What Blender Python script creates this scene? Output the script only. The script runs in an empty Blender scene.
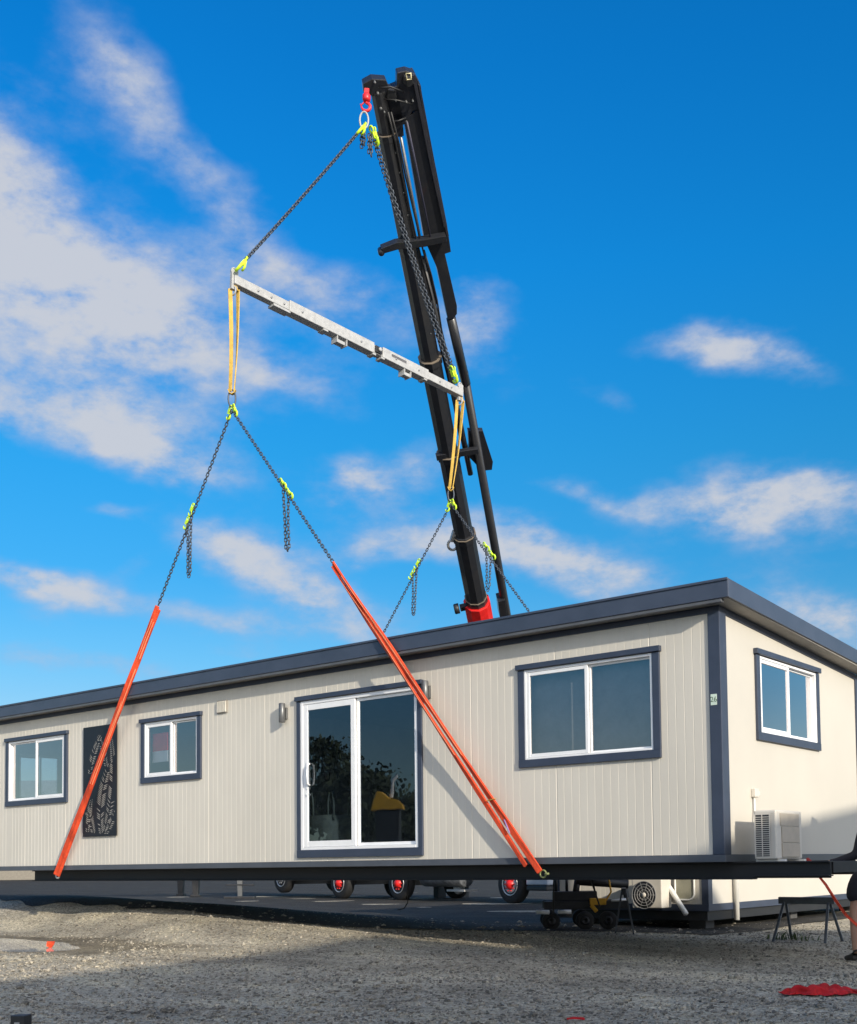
import bpy, bmesh, math, random
from mathutils import Vector as V, Matrix
random.seed(7)
R = math.radians
scene = bpy.context.scene
COL = scene.collection
ZF = 1.143                       # cabin floor trim above the yard

# ------------------------------------------------------------------ camera
CP = V((5.0503, -10.3640, -0.0633 + ZF))
YAW, PIT, ROL = 0.65955, 0.051928, -0.013078
FPX, CX, CY = 1149.85, 482.49, 804.17
fw = V((-math.sin(YAW)*math.cos(PIT), math.cos(YAW)*math.cos(PIT), math.sin(PIT)))
r0 = V((math.cos(YAW), math.sin(YAW), 0)); u0 = r0.cross(fw)
RT = r0*math.cos(ROL) + u0*math.sin(ROL); UP = u0*math.cos(ROL) - r0*math.sin(ROL)
cd = bpy.data.cameras.new('camera'); cam = bpy.data.objects.new('camera', cd); COL.objects.link(cam)
cd.sensor_fit = 'HORIZONTAL'; cd.sensor_width = 36; cd.lens = FPX*36/857
cd.shift_x = (428.5-CX)/857; cd.shift_y = (CY-512)/857
cd.clip_start = .1; cd.clip_end = 6000
m = Matrix.Identity(4)
for i in range(3): m[i][0] = RT[i]; m[i][1] = UP[i]; m[i][2] = -fw[i]; m[i][3] = CP[i]
cam.matrix_world = m; scene.camera = cam
def sight(u, v): return fw + RT*((u-CX)/FPX) - UP*((v-CY)/FPX)
def on_y(u, v, y): d = sight(u, v); return CP + d*((y-CP.y)/d.y)
def on_x(u, v, x): d = sight(u, v); return CP + d*((x-CP.x)/d.x)
def on_z(u, v, z=0): d = sight(u, v); return CP + d*((z-CP.z)/d.z)
def deep(u, v, d): return CP + sight(u, v)*d

# ------------------------------------------------------------------ materials
MAT = {}
def nodes_of(name):
    m = bpy.data.materials.new(name); m.use_nodes = True
    return m, m.node_tree.nodes, m.node_tree.links
def mat(name, col, rough=.5, metal=0., var=.12, scale=6., bump=0., bscale=40., spec=.5, dirt=None, coat=0., stretch=None):
    if name in MAT: return MAT[name]
    m, n, l = nodes_of(name); b = n['Principled BSDF']
    tc = n.new('ShaderNodeTexCoord'); src = tc.outputs['Object']
    if stretch:
        mp = n.new('ShaderNodeMapping'); mp.inputs['Scale'].default_value = stretch; l.new(src, mp.inputs[0]); src = mp.outputs[0]
    no = n.new('ShaderNodeTexNoise'); no.inputs['Scale'].default_value = scale; no.inputs['Detail'].default_value = 6; no.inputs['Roughness'].default_value = .65
    l.new(src, no.inputs['Vector'])
    rp = n.new('ShaderNodeValToRGB'); e = rp.color_ramp.elements
    e[0].position = .3; e[1].position = .72
    c2 = dirt if dirt else tuple(c*(1-2*var) for c in col)
    e[0].color = (*c2, 1); e[1].color = (*[min(1, c*(1+var*.6)) for c in col], 1)
    l.new(no.outputs['Fac'], rp.inputs[0]); l.new(rp.outputs[0], b.inputs['Base Color'])
    rr = n.new('ShaderNodeMapRange'); rr.inputs['To Min'].default_value = max(.02, rough-.1); rr.inputs['To Max'].default_value = min(1, rough+.12)
    l.new(no.outputs['Fac'], rr.inputs[0]); l.new(rr.outputs[0], b.inputs['Roughness'])
    b.inputs['Metallic'].default_value = metal; b.inputs['Specular IOR Level'].default_value = spec
    b.inputs['Coat Weight'].default_value = coat
    if bump:
        nb = n.new('ShaderNodeTexNoise'); nb.inputs['Scale'].default_value = bscale; nb.inputs['Detail'].default_value = 5
        l.new(src, nb.inputs['Vector'])
        bp = n.new('ShaderNodeBump'); bp.inputs['Strength'].default_value = bump; bp.inputs['Distance'].default_value = .01
        l.new(nb.outputs['Fac'], bp.inputs['Height']); l.new(bp.outputs[0], b.inputs['Normal'])
    MAT[name] = m; return m
def glass(name, tint, refl=1.35, gt=(.80, .90, 1)):
    m, n, l = nodes_of(name); n.remove(n['Principled BSDF'])
    t = n.new('ShaderNodeBsdfTransparent'); t.inputs[0].default_value = (*tint, 1)
    g = n.new('ShaderNodeBsdfGlossy'); g.inputs['Roughness'].default_value = .0; g.inputs[0].default_value = (*gt, 1)
    lw = n.new('ShaderNodeLayerWeight'); lw.inputs[0].default_value = .5
    p5 = n.new('ShaderNodeMath'); p5.operation = 'POWER'; p5.inputs[1].default_value = 5.; l.new(lw.outputs['Facing'], p5.inputs[0])
    f = n.new('ShaderNodeMath'); f.operation = 'MULTIPLY_ADD'; f.inputs[1].default_value = .96; f.inputs[2].default_value = .043; l.new(p5.outputs[0], f.inputs[0])
    k = n.new('ShaderNodeMath'); k.operation = 'MULTIPLY'; k.inputs[1].default_value = refl; k.use_clamp = True
    x = n.new('ShaderNodeMixShader'); l.new(f.outputs[0], k.inputs[0]); l.new(k.outputs[0], x.inputs[0])
    l.new(t.outputs[0], x.inputs[1]); l.new(g.outputs[0], x.inputs[2]); l.new(x.outputs[0], n['Material Output'].inputs[0])
    # faint waviness of float glass
    tc = n.new('ShaderNodeTexCoord'); no = n.new('ShaderNodeTexNoise'); no.inputs['Scale'].default_value = 1.3
    bp = n.new('ShaderNodeBump'); bp.inputs['Strength'].default_value = .02; bp.inputs['Distance'].default_value = .05
    l.new(tc.outputs['Object'], no.inputs['Vector']); l.new(no.outputs['Fac'], bp.inputs['Height']); l.new(bp.outputs[0], g.inputs['Normal'])
    return m

CREAM = mat('cream_cladding', (.60, .568, .50), .55, var=.05, scale=1.2, bump=.05, bscale=60, stretch=(1, 1, .35))
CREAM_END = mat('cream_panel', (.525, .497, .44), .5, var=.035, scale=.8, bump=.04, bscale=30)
TRIM = mat('slate_trim', (.040, .053, .086), .42, var=.12, scale=3, bump=.05, bscale=25)
ROOF = mat('slate_roof_metal', (.052, .067, .102), .38, var=.12, scale=2, bump=.04, bscale=8)
SOFFIT = mat('soffit_grey', (.30, .28, .25), .6)
BLACK = mat('black_steel', (.018, .019, .022), .5, var=.25, scale=8, bump=.1, bscale=50)
BOOM = mat('black_boom_paint', (.009, .011, .016), .36, var=.25, dirt=(.022, .022, .024), scale=7, bump=.06, bscale=20, coat=.25)
GREYROD = mat('grey_rod', (.35, .36, .38), .35, metal=.6)
WHITE = mat('white_aluminium', (.78, .79, .80), .38, var=.03)
GLASS = glass('window_glass', (.68, .71, .74), 6.0, (1, .95, .95))
GLASS_DOOR = glass('door_glass', (.45, .52, .60), 3.0)
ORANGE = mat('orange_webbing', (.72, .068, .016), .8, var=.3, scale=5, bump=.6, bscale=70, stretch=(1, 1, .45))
ORANGE_LT = mat('pale_orange_edge', (.85, .28, .14), .75)
YELLOW = mat('yellow_webbing', (.62, .40, .075), .8, var=.18, scale=10, bump=.3, bscale=90)
LIME = mat('lime_paint', (.55, .82, .03), .45, var=.08, scale=30)
CHAIN = mat('dark_chain_steel', (.085, .10, .125), .45, metal=.4, var=.3, scale=30)
GALV = mat('galvanised_steel', (.40, .405, .405), .5, metal=.1, var=.12, scale=14, bump=.06, bscale=60)
RED = mat('red_paint', (.70, .016, .014), .4, var=.15, scale=5)
REDCLOTH = mat('red_fabric', (.60, .012, .016), .85, var=.3, scale=20, bump=.4, bscale=60)
TYRE = mat('tyre_rubber', (.014, .014, .015), .8, var=.3, scale=20, bump=.2, bscale=60)
RIM = mat('silver_rim', (.50, .51, .52), .38, metal=.5, var=.12, scale=14)
ACW = mat('appliance_cream', (.62, .585, .52), .5, var=.05, scale=4)
ACTAN = mat('appliance_tan', (.47, .415, .34), .6, var=.08, scale=6)
DARKVOID = mat('dark_coil_fins', (.035, .037, .04), .6, var=.2, scale=80)
LINING = mat('interior_lining', (.55, .56, .55), .7, var=.04)
FLOORM = mat('vinyl_floor', (.16, .13, .10), .5)
NAVY = mat('navy_fabric', (.010, .012, .022), .9, var=.2, scale=15, bump=.3, bscale=50)
SKIN = mat('skin', (.36, .21, .15), .6, var=.1, scale=20)
BOOT = mat('boot_leather', (.02, .018, .016), .6)
HAIR = mat('dark_hair', (.03, .02, .015), .7)
PVC = mat('white_pvc', (.72, .71, .67), .4, var=.04)
TRUCKGREY = mat('truck_grey_paint', (.33, .37, .43), .35, var=.08, scale=2, coat=.3)
CONC = mat('concrete_block', (.33, .32, .30), .9, var=.2, scale=8, bump=.3)
STEELGREY = mat('grey_cladding', (.30, .31, .32), .5, var=.08, scale=.6)
SHEDROOF = mat('weathered_shed_roof', (.32, .35, .36), .5, var=.2, scale=1.5)
BARK = mat('bark', (.06, .045, .032), .9, bump=.5, bscale=12)
DIGYEL = mat('machine_yellow', (.80, .42, .02), .45, var=.15, scale=4)
GREEN = mat('weed_green', (.055, .085, .025), .8, var=.3)
BAG = mat('bulk_bag_fabric', (.22, .25, .22), .9, bump=.4, bscale=20)
AMBER = mat('amber_lens', (.75, .16, .01), .3)
TIMBER = mat('pale_timber', (.62, .50, .30), .75, var=.15, scale=5, stretch=(1, 6, 6))

# ------------------------------------------------------------------ mesh builder (world coordinates)
def origin_of(o):
    p = V((0, 0, 0))
    while o is not None: p += o.location; o = o.parent
    return p
class MB:
    def __init__(s): s.v = []; s.f = []; s.mi = []; s.cur = 0; s.sm = []
    def add(s, vs, fs, smooth=False):
        k = len(s.v); s.v += [V(p) for p in vs]; s.f += [[i+k for i in f] for f in fs]
        s.mi += [s.cur]*len(fs); s.sm += [smooth]*len(fs); return s
    def hexa(s, p): # p: 8 points, 0-3 bottom ring, 4-7 top ring
        return s.add(p, [(3,2,1,0),(4,5,6,7),(0,1,5,4),(1,2,6,5),(2,3,7,6),(3,0,4,7)])
    def box(s, a, b):
        x0,x1 = sorted((a[0],b[0])); y0,y1 = sorted((a[1],b[1])); z0,z1 = sorted((a[2],b[2]))
        return s.hexa([(x0,y0,z0),(x1,y0,z0),(x1,y1,z0),(x0,y1,z0),(x0,y0,z1),(x1,y0,z1),(x1,y1,z1),(x0,y1,z1)])
    def bar(s, a, b, w, t, side=None, w2=None, t2=None): # beam from a to b: w along side, t across
        a, b = V(a), V(b); d = (b-a).normalized()
        if side is None: side = d.cross(V((0,0,1))) if abs(d.z) < .95 else d.cross(V((0,1,0)))
        sd = (V(side) - d*V(side).dot(d)).normalized(); n = sd.cross(d)
        w2 = w if w2 is None else w2; t2 = t if t2 is None else t2
        q = lambda p, w, t: [p-sd*w/2-n*t/2, p+sd*w/2-n*t/2, p+sd*w/2+n*t/2, p-sd*w/2+n*t/2]
        return s.hexa(q(a, w, t) + q(b, w2, t2))
    def tube(s, pts, r, n=10, cap=True, closed=False):
        pts = [V(p) for p in pts]; N = len(pts)
        rs = r if isinstance(r, (list, tuple)) else [r]*N
        vs = []; ref = None
        for i, p in enumerate(pts):
            if closed: t = pts[(i+1) % N]-pts[i-1]
            else: t = pts[min(i+1, N-1)]-pts[max(i-1, 0)]
            t.normalize()
            if ref is None: ref = t.cross(V((0,0,1)) if abs(t.z) < .9 else V((1,0,0))).normalized()
            else: ref = (ref - t*ref.dot(t)).normalized()
            b = t.cross(ref)
            for k in range(n):
                a = 2*math.pi*k/n; vs.append(p + (ref*math.cos(a)+b*math.sin(a))*rs[i])
        fs = []
        for i in range(N if closed else N-1):
            j = (i+1) % N
            for k in range(n): fs.append((i*n+k, i*n+(k+1) % n, j*n+(k+1) % n, j*n+k))
        if cap and not closed: fs += [tuple(range(n))[::-1], tuple(range((N-1)*n, N*n))]
        return s.add(vs, fs, True)
    def lathe(s, c, axis, prof, n=24): # prof: (radius, offset along axis)
        axis = V(axis).normalized(); ref = axis.cross(V((0,0,1)) if abs(axis.z) < .9 else V((1,0,0))).normalized(); b = axis.cross(ref); c = V(c)
        vs = [c + axis*h + (ref*math.cos(2*math.pi*k/n)+b*math.sin(2*math.pi*k/n))*r for r, h in prof for k in range(n)]
        fs = [(i*n+k, i*n+(k+1) % n, (i+1)*n+(k+1) % n, (i+1)*n+k) for i in range(len(prof)-1) for k in range(n)]
        fs += [tuple(range(n))[::-1], tuple(range((len(prof)-1)*n, len(prof)*n))]
        return s.add(vs, fs, True)
    def ring(s, c, ex, ey, rx, ry, r, n=20, k=8):
        return s.tube([V(c)+V(ex)*rx*math.cos(2*math.pi*i/n)+V(ey)*ry*math.sin(2*math.pi*i/n) for i in range(n)], r, k, closed=True)
    def ribbon(s, pts, sides, ws, t): # webbing: rectangular section along a path
        pts = [V(p) for p in pts]; N = len(pts); vs = []
        for i, p in enumerate(pts):
            d = (pts[min(i+1, N-1)]-pts[max(i-1, 0)]).normalized(); sd = V(sides[i]); sd = (sd-d*sd.dot(d)).normalized(); n = sd.cross(d)
            w = ws[i]
            vs += [p-sd*w/2-n*t/2, p+sd*w/2-n*t/2, p+sd*w/2+n*t/2, p-sd*w/2+n*t/2]
        fs = [(i*4+k, i*4+(k+1) % 4, i*4+4+(k+1) % 4, i*4+4+k) for i in range(N-1) for k in range(4)] + [(3,2,1,0), (N*4-4, N*4-3, N*4-2, N*4-1)]
        return s.add(vs, fs)
    def chain(s, pts, pitch, hw, r):
        pts = [V(p) for p in pts]
        seg = [(pts[i+1]-pts[i]).length for i in range(len(pts)-1)]; L = sum(seg); n = max(1, round(L/pitch)); ref = None
        for i in range(n):
            d = (i+.5)*L/n; k = 0
            while k < len(seg)-1 and d > seg[k]: d -= seg[k]; k += 1
            t = (pts[k+1]-pts[k]).normalized(); p = pts[k]+t*d
            a = t.cross(V((.3,.9,.2))).normalized(); b = t.cross(a)
            q, w = ((a+b)*.7071, None) if i % 2 else ((a-b)*.7071, None)
            hl = L/n*.5 + r*1.0; M = 10
            s.tube([p + t*(hl-hw*.6)*(1 if abs(math.cos(2*math.pi*j/M)) > .3 and math.cos(2*math.pi*j/M) > 0 else -1 if math.cos(2*math.pi*j/M) < -.3 else 0) + t*hw*.6*math.cos(2*math.pi*j/M) + q*hw*math.sin(2*math.pi*j/M) for j in range(M)], r, 5, closed=True)
        return s
    def build(s, name, mats, parent=None, bevel=0, sub=0, seg=2):
        me = bpy.data.meshes.new(name); o = origin_of(parent) if parent else V((0,0,0))
        me.from_pydata([tuple(p-o) for p in s.v], [], s.f); me.validate()
        for mm in (mats if isinstance(mats, (list, tuple)) else [mats]): me.materials.append(mm)
        if len(me.polygons) == len(s.f):
            for p, a, k in zip(me.polygons, s.mi, s.sm): p.material_index = a; p.use_smooth = k
        bm = bmesh.new(); bm.from_mesh(me); bmesh.ops.recalc_face_normals(bm, faces=bm.faces); bm.to_mesh(me); bm.free()
        ob = bpy.data.objects.new(name, me); COL.objects.link(ob); ob.parent = parent
        if bevel:
            b = ob.modifiers.new('bevel', 'BEVEL'); b.width = bevel; b.segments = seg; b.limit_method = 'ANGLE'; b.angle_limit = R(50)
        return ob
def tag(o, label=None, cat=None, group=None, kind=None):
    for k, x in (('label', label), ('category', cat), ('group', group), ('kind', kind)):
        if x: o[k] = x
    return o
def empty(name, loc, label, cat, group=None):
    o = bpy.data.objects.new(name, None); COL.objects.link(o); o.location = loc; o.empty_display_size = .3
    return tag(o, label, cat, group)
def recentre(o): # put a top-level mesh's origin at its base
    me = o.data; xs = [v.co for v in me.vertices]
    c = V((sum(p.x for p in xs)/len(xs), sum(p.y for p in xs)/len(xs), min(p.z for p in xs)))
    me.transform(Matrix.Translation(-c)); o.location = c; return o
def label_part(o, label): o['label'] = label; return o

# ------------------------------------------------------------------ ground
def sstep(a, b, x):
    t = max(0, min(1, (x-a)/(b-a))); return t*t*(3-2*t)
PROF = [(-60, 0), (-30, .55), (-14, .575), (-9.6, .42), (-7.5, .27), (-5.6, .18), (-4, .12), (-2, .03), (0, 0)]
def lerp_prof(x):
    if x <= -60 or x >= 0: return 0
    for (a, p), (b, q) in zip(PROF, PROF[1:]):
        if x <= b: t = (x-a)/(b-a); return p+(q-p)*t
def bank(x, y):
    return (lerp_prof(x-.8)+2*lerp_prof(x)+lerp_prof(x+.8))/4*sstep(-2.0, .5, y)*(1-sstep(1.6, 7.5, y))
PU = (-10.7, -1.5); PDIR = (-.985, .17); PLEN, PWID = 2.45, .72
def puddle_q(x, y):
    bx, by = (x-PU[0])*PDIR[0]+(y-PU[1])*PDIR[1], (x-PU[0])*PDIR[1]-(y-PU[1])*PDIR[0]
    return math.hypot(bx/PLEN, by/PWID)+.06*math.sin(bx*2.1)+.05*math.sin(bx*4.7+1)
PZ = .022
def gz(x, y):
    h = bank(x, y); bq = puddle_q(x, y); pk = 1-sstep(1.5, 3.6, bq)
    d = math.hypot(x+2, y+2)
    if d < 60: h += .008*(math.sin(x*1.7+y*.6)+math.sin(y*2.3-x*.9)+math.sin(x*.61-y*1.1))*sstep(60, 20, d)*(1-pk)
    if pk > 0: h = h*(1-pk)+(PZ+.018*min(1.6, bq)**2-.018)*pk
    return h
def on_g(u, v):            # where the line of sight meets the yard
    d = sight(u, v); t = 4.
    for _ in range(6000):
        p = CP+d*t
        if p.z <= gz(p.x, p.y): return p
        t += .02
    return p
def axis_pts(lo, hi, step):  # fine grid near the lift, coarse towards the horizon
    a = [-3000, -1500, -700, -350, -180, -110, -80, -60, -48, -40, -34]
    p = [t for t in a if t < lo-3]
    t = lo
    while t <= hi: p.append(t); t += step
    return p + [-t for t in reversed(a) if -t > hi+3]
gx = axis_pts(-30, 12, .25); gy = axis_pts(-11, 20, .25)
gm = MB(); W = len(gx)
gm.add([(x, y, gz(x, y)) for y in gy for x in gx], [(j*W+i, j*W+i+1, (j+1)*W+i+1, (j+1)*W+i) for j in range(len(gy)-1) for i in range(W-1)], True)
def gravel_mat(name, stone=False, tint=None):
    m, n, l = nodes_of(name); b = n['Principled BSDF']; b.inputs['Roughness'].default_value = .85; b.inputs['Specular IOR Level'].default_value = .25
    tc = n.new('ShaderNodeTexCoord')
    def vor(scale):
        v = n.new('ShaderNodeTexVoronoi'); v.inputs['Scale'].default_value = scale; l.new(tc.outputs['Object'], v.inputs['Vector']); return v
    def noise(scale, det=5, stretch=None):
        v = n.new('ShaderNodeTexNoise'); v.inputs['Scale'].default_value = scale; v.inputs['Detail'].default_value = det; v.inputs['Roughness'].default_value = .65
        if stretch:
            mp = n.new('ShaderNodeMapping'); mp.inputs['Scale'].default_value = stretch; l.new(tc.outputs['Object'], mp.inputs[0]); l.new(mp.outputs[0], v.inputs['Vector'])
        else: l.new(tc.outputs['Object'], v.inputs['Vector'])
        return v
    def ramp(src, pts):
        r = n.new('ShaderNodeValToRGB'); e = r.color_ramp.elements
        while len(e) < len(pts): e.new(.5)
        for k, (p, c) in enumerate(pts): e[k].position = p; e[k].color = (*c, 1)
        l.new(src, r.inputs[0]); return r.outputs[0]
    def mix(mode, a, c, f=1.):
        x = n.new('ShaderNodeMix'); x.data_type = 'RGBA'; x.blend_type = mode
        if isinstance(f, float): x.inputs[0].default_value = f
        else: l.new(f, x.inputs[0])
        l.new(a, x.inputs[6])
        if isinstance(c, tuple): x.inputs[7].default_value = (*c, 1)
        else: l.new(c, x.inputs[7])
        return x.outputs[2]
    v1, v2 = vor(31), vor(72)
    sep = n.new('ShaderNodeSeparateColor'); l.new(v1.outputs['Color'], sep.inputs[0])
    stones = ramp(sep.outputs[0], [(0, (.17, .16, .135)), (.3, (.42, .39, .32)), (.75, (.62, .575, .465)), (1, (.84, .79, .67))])
    sep2 = n.new('ShaderNodeSeparateColor'); l.new(v2.outputs['Color'], sep2.inputs[0])
    fine = ramp(sep2.outputs[1], [(0, (.18, .17, .145)), (.6, (.49, .455, .375)), (1, (.80, .76, .65))])
    col = mix('MIX', stones, fine, .45)
    if stone: col = ramp(sep.outputs[1], [(0, (.15, .145, .13)), (.5, (.35, .33, .285)), (1, (.58, .55, .48))])
    patch = noise(.55, 6, (1, 1.5, 1))
    col = mix('MULTIPLY', col, ramp(patch.outputs['Fac'], [(.32, (.70, .68, .65)), (.5, (1.02, .99, .94)), (.66, (1.28, 1.23, 1.10))]))
    # tyre tracks and damp patches worn into the yard
    tr = noise(.32, 3, (.28, 1.7, 1))
    col = mix('MULTIPLY', col, ramp(tr.outputs['Fac'], [(.41, (1.04, 1.03, 1.02)), (.49, (.80, .79, .78)), (.57, (1.03, 1.02, 1.01))]))
    if not stone:
        geo = n.new('ShaderNodeNewGeometry')
        mp = n.new('ShaderNodeMapping'); mp.inputs['Location'].default_value = (-PU[0], -PU[1], 0); mp.vector_type = 'POINT'
        l.new(geo.outputs['Position'], mp.inputs[0])
        m2 = n.new('ShaderNodeMapping'); m2.inputs['Rotation'].default_value = (0, 0, -math.atan2(PDIR[1], PDIR[0])); m2.inputs['Scale'].default_value = (.55/PLEN, .55/PWID, 1)
        l.new(mp.outputs[0], m2.inputs[0])
        ln = n.new('ShaderNodeVectorMath'); ln.operation = 'LENGTH'; l.new(m2.outputs[0], ln.inputs[0])
        wob = noise(1.6, 4); ad = n.new('ShaderNodeMath'); ad.operation = 'MULTIPLY_ADD'; ad.inputs[1].default_value = .7; ad.inputs[2].default_value = -.35
        l.new(wob.outputs['Fac'], ad.inputs[0]); a2 = n.new('ShaderNodeMath'); l.new(ln.outputs['Value'], a2.inputs[0]); l.new(ad.outputs[0], a2.inputs[1])
        damp = ramp(a2.outputs[0], [(.75, (.50, .48, .44)), (1.0, (1, 1, 1))])
        col = mix('MULTIPLY', col, damp)
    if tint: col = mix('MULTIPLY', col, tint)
    l.new(col, b.inputs['Base Color'])
    h = n.new('ShaderNodeMath'); h.operation = 'ADD'; l.new(v1.outputs['Distance'], h.inputs[0])
    hh = n.new('ShaderNodeMath'); hh.operation = 'MULTIPLY'; hh.inputs[1].default_value = .5; l.new(v2.outputs['Distance'], hh.inputs[0]); l.new(hh.outputs[0], h.inputs[1])
    bp = n.new('ShaderNodeBump'); bp.invert = True; bp.inputs['Strength'].default_value = .9; bp.inputs['Distance'].default_value = .04
    l.new(h.outputs[0], bp.inputs['Height'])
    nl = noise(7, 5); b2 = n.new('ShaderNodeBump'); b2.inputs['Strength'].default_value = .5; b2.inputs['Distance'].default_value = .05
    l.new(nl.outputs['Fac'], b2.inputs['Height']); l.new(bp.outputs[0], b2.inputs['Normal']); l.new(b2.outputs[0], b.inputs['Normal'])
    return m
GRAVEL = gravel_mat('gravel'); STONE = gravel_mat('loose_stone', True)
tag(gm.build('ground', GRAVEL), kind='structure')
ROCK_SHADE = gravel_mat('shade_dark_rock', False, (.10, .105, .12))  # dark rock, its tint also carrying the shade under the cabin
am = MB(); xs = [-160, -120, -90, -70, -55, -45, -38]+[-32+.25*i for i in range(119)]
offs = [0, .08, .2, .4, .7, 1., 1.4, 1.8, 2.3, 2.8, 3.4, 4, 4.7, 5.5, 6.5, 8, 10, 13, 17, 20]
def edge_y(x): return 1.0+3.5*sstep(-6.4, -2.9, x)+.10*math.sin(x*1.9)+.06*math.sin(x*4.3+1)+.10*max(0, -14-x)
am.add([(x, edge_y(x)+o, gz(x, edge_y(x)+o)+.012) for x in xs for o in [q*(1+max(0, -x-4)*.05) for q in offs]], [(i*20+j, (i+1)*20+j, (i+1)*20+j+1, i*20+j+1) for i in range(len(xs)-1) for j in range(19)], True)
tag(am.build('shaded_driveway', ROCK_SHADE), kind='structure')
# loose stones lying on the yard: nobody could count them
sm_ = MB(); rnd = random.Random(3)
ico = [(0,0,1),(.89,0,.45),(.28,.85,.45),(-.72,.53,.45),(-.72,-.53,.45),(.28,-.85,.45),(.72,.53,-.45),(-.28,.85,-.45),(-.89,0,-.45),(-.28,-.85,-.45),(.72,-.53,-.45)]
icf = [(0,1,2),(0,2,3),(0,3,4),(0,4,5),(0,5,1),(1,6,2),(2,7,3),(3,8,4),(4,9,5),(5,10,1),(6,7,2),(7,8,3),(8,9,4),(9,10,5),(10,6,1)]
for k in range(36000):
    d = 5.2 + 15*rnd.random()**1.35; u = rnd.uniform(-60, 920); s_ = sight(u, 866); s_.z = 0; s_.normalize()
    p = CP + s_*d; p.z = gz(p.x, p.y)
    if puddle_q(p.x, p.y) < 1.25: continue
    r = rnd.choice((.007, .009, .011, .013, .017))*rnd.uniform(.8, 1.3)
    if rnd.random() < .045: r *= rnd.uniform(1.7, 2.6)
    a = rnd.uniform(0, 6.28); ca, sa = math.cos(a), math.sin(a); ex, ey, ez = rnd.uniform(.8, 1.5), rnd.uniform(.7, 1.1), rnd.uniform(.45, .8)
    vs = []
    for q in ico:
        jx = rnd.uniform(.8, 1.2)
        x, y, z = q[0]*ex*r*jx, q[1]*ey*r*jx, q[2]*ez*r
        vs.append((p.x+x*ca-y*sa, p.y+x*sa+y*ca, p.z+z+r*.2))
    sm_.add(vs, icf)
tag(sm_.build('loose_gravel', STONE), kind='stuff', label='loose grey stones scattered over the gravel yard')
# puddle
WATER, n_, l_ = nodes_of('puddle_water'); b_ = n_['Principled BSDF']
b_.inputs['Base Color'].default_value = (.50, .50, .48, 1); b_.inputs['Roughness'].default_value = .02; b_.inputs['IOR'].default_value = 1.5  # pale base colour stands in for the wall's white reflection
b_.inputs['Specular IOR Level'].default_value = .9
no = n_.new('ShaderNodeTexNoise'); no.inputs['Scale'].default_value = 3; bp_ = n_.new('ShaderNodeBump'); bp_.inputs['Strength'].default_value = .012; bp_.inputs['Distance'].default_value = .02
l_.new(no.outputs['Fac'], bp_.inputs['Height']); l_.new(bp_.outputs[0], b_.inputs['Normal'])
pm = MB(); pm.add([V((PU[0]+PDIR[0]*PLEN*1.15*math.cos(t*.13083)+PDIR[1]*PWID*1.15*math.sin(t*.13083), PU[1]+PDIR[1]*PLEN*1.15*math.cos(t*.13083)-PDIR[0]*PWID*1.15*math.sin(t*.13083), PZ-.001)) for t in range(48)], [tuple(range(48))])
tag(pm.build('puddle', WATER), kind='structure')

# ------------------------------------------------------------------ portable cabin
LX, WY = -14.25, 3.85
cabin = empty('portable_cabin', (0, 0, ZF-.25), 'long cream portable cabin with dark slate trim lifted by orange straps', 'cabin')
def F(x, z, n): return V((x, -n, z+ZF))        # front wall: n outwards
def E_(y, z, n): return V((n, y, z+ZF))        # near end wall
def B_(x, z, n): return V((x, WY+n, z+ZF))
def L_(y, z, n): return V((LX-n, y, z+ZF))
def mbox(mb, M, u0, u1, z0, z1, n0, n1):
    mb.hexa([M(u0,z0,n0), M(u1,z0,n0), M(u1,z0,n1), M(u0,z0,n1), M(u0,z1,n0), M(u1,z1,n0), M(u1,z1,n1), M(u0,z1,n1)])
def wall_mesh(M, u0, u1, z0, z1, holes, groove=None, top=None, thick=.09):
    """outer skin (grooved), inner lining and reveals round every opening"""
    mb = MB(); us = {u0: 0, u1: 0}; zs = {z0, z1}
    for a, b, c, d in holes: us[a] = us[b] = 0; zs |= {c, d}
    edges = [e for h in holes for e in h[:2]] + [u0, u1]
    if groove:
        x = u0+.04; k = 0
        while x < u1-.02:
            if all(abs(x-e) > .016 for e in edges): jw = .009 if k % 12 == 5 else .0045; us[x-jw] = 0; us[x] = .0032 if jw < .006 else .006; us[x+jw] = 0
            x += groove[k % len(groove)]; k += 1
    U = sorted(us); Z = sorted(zs); tz = lambda u, z: (top(u) if top and z == z1 else z)
    inside = lambda a, b, c, d: any(h[0]-1e-6 <= a and b <= h[1]+1e-6 and h[2]-1e-6 <= c and d <= h[3]+1e-6 for h in holes)
    vs = [M(u, tz(u, z), -us[u]) for z in Z for u in U]; fs = []
    for j in range(len(Z)-1):
        for i in range(len(U)-1):
            if not inside(U[i], U[i+1], Z[j], Z[j+1]): fs.append((j*len(U)+i, j*len(U)+i+1, (j+1)*len(U)+i+1, (j+1)*len(U)+i))
    mb.add(vs, fs); mb.cur = 1
    U2 = sorted({u0, u1} | {e for h in holes for e in h[:2]}); k = len(U2); fs = []
    for j in range(len(Z)-1):
        for i in range(k-1):
            if not inside(U2[i], U2[i+1], Z[j], Z[j+1]): fs.append((j*k+i, (j+1)*k+i, (j+1)*k+i+1, j*k+i+1))
    mb.add([M(u, tz(u, z), -thick) for z in Z for u in U2], fs)
    for a, b, c, d in holes:
        for p, q in (((a, c), (a, d)), ((a, d), (b, d)), ((b, d), (b, c)), ((b, c), (a, c))):
            mb.add([M(*p, 0), M(*q, 0), M(*q, -thick), M(*p, -thick)], [(0,1,2,3)])
    return mb
def no_recalc(mb, name, mats, parent):
    return mb.build(name, mats, parent)
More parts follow.
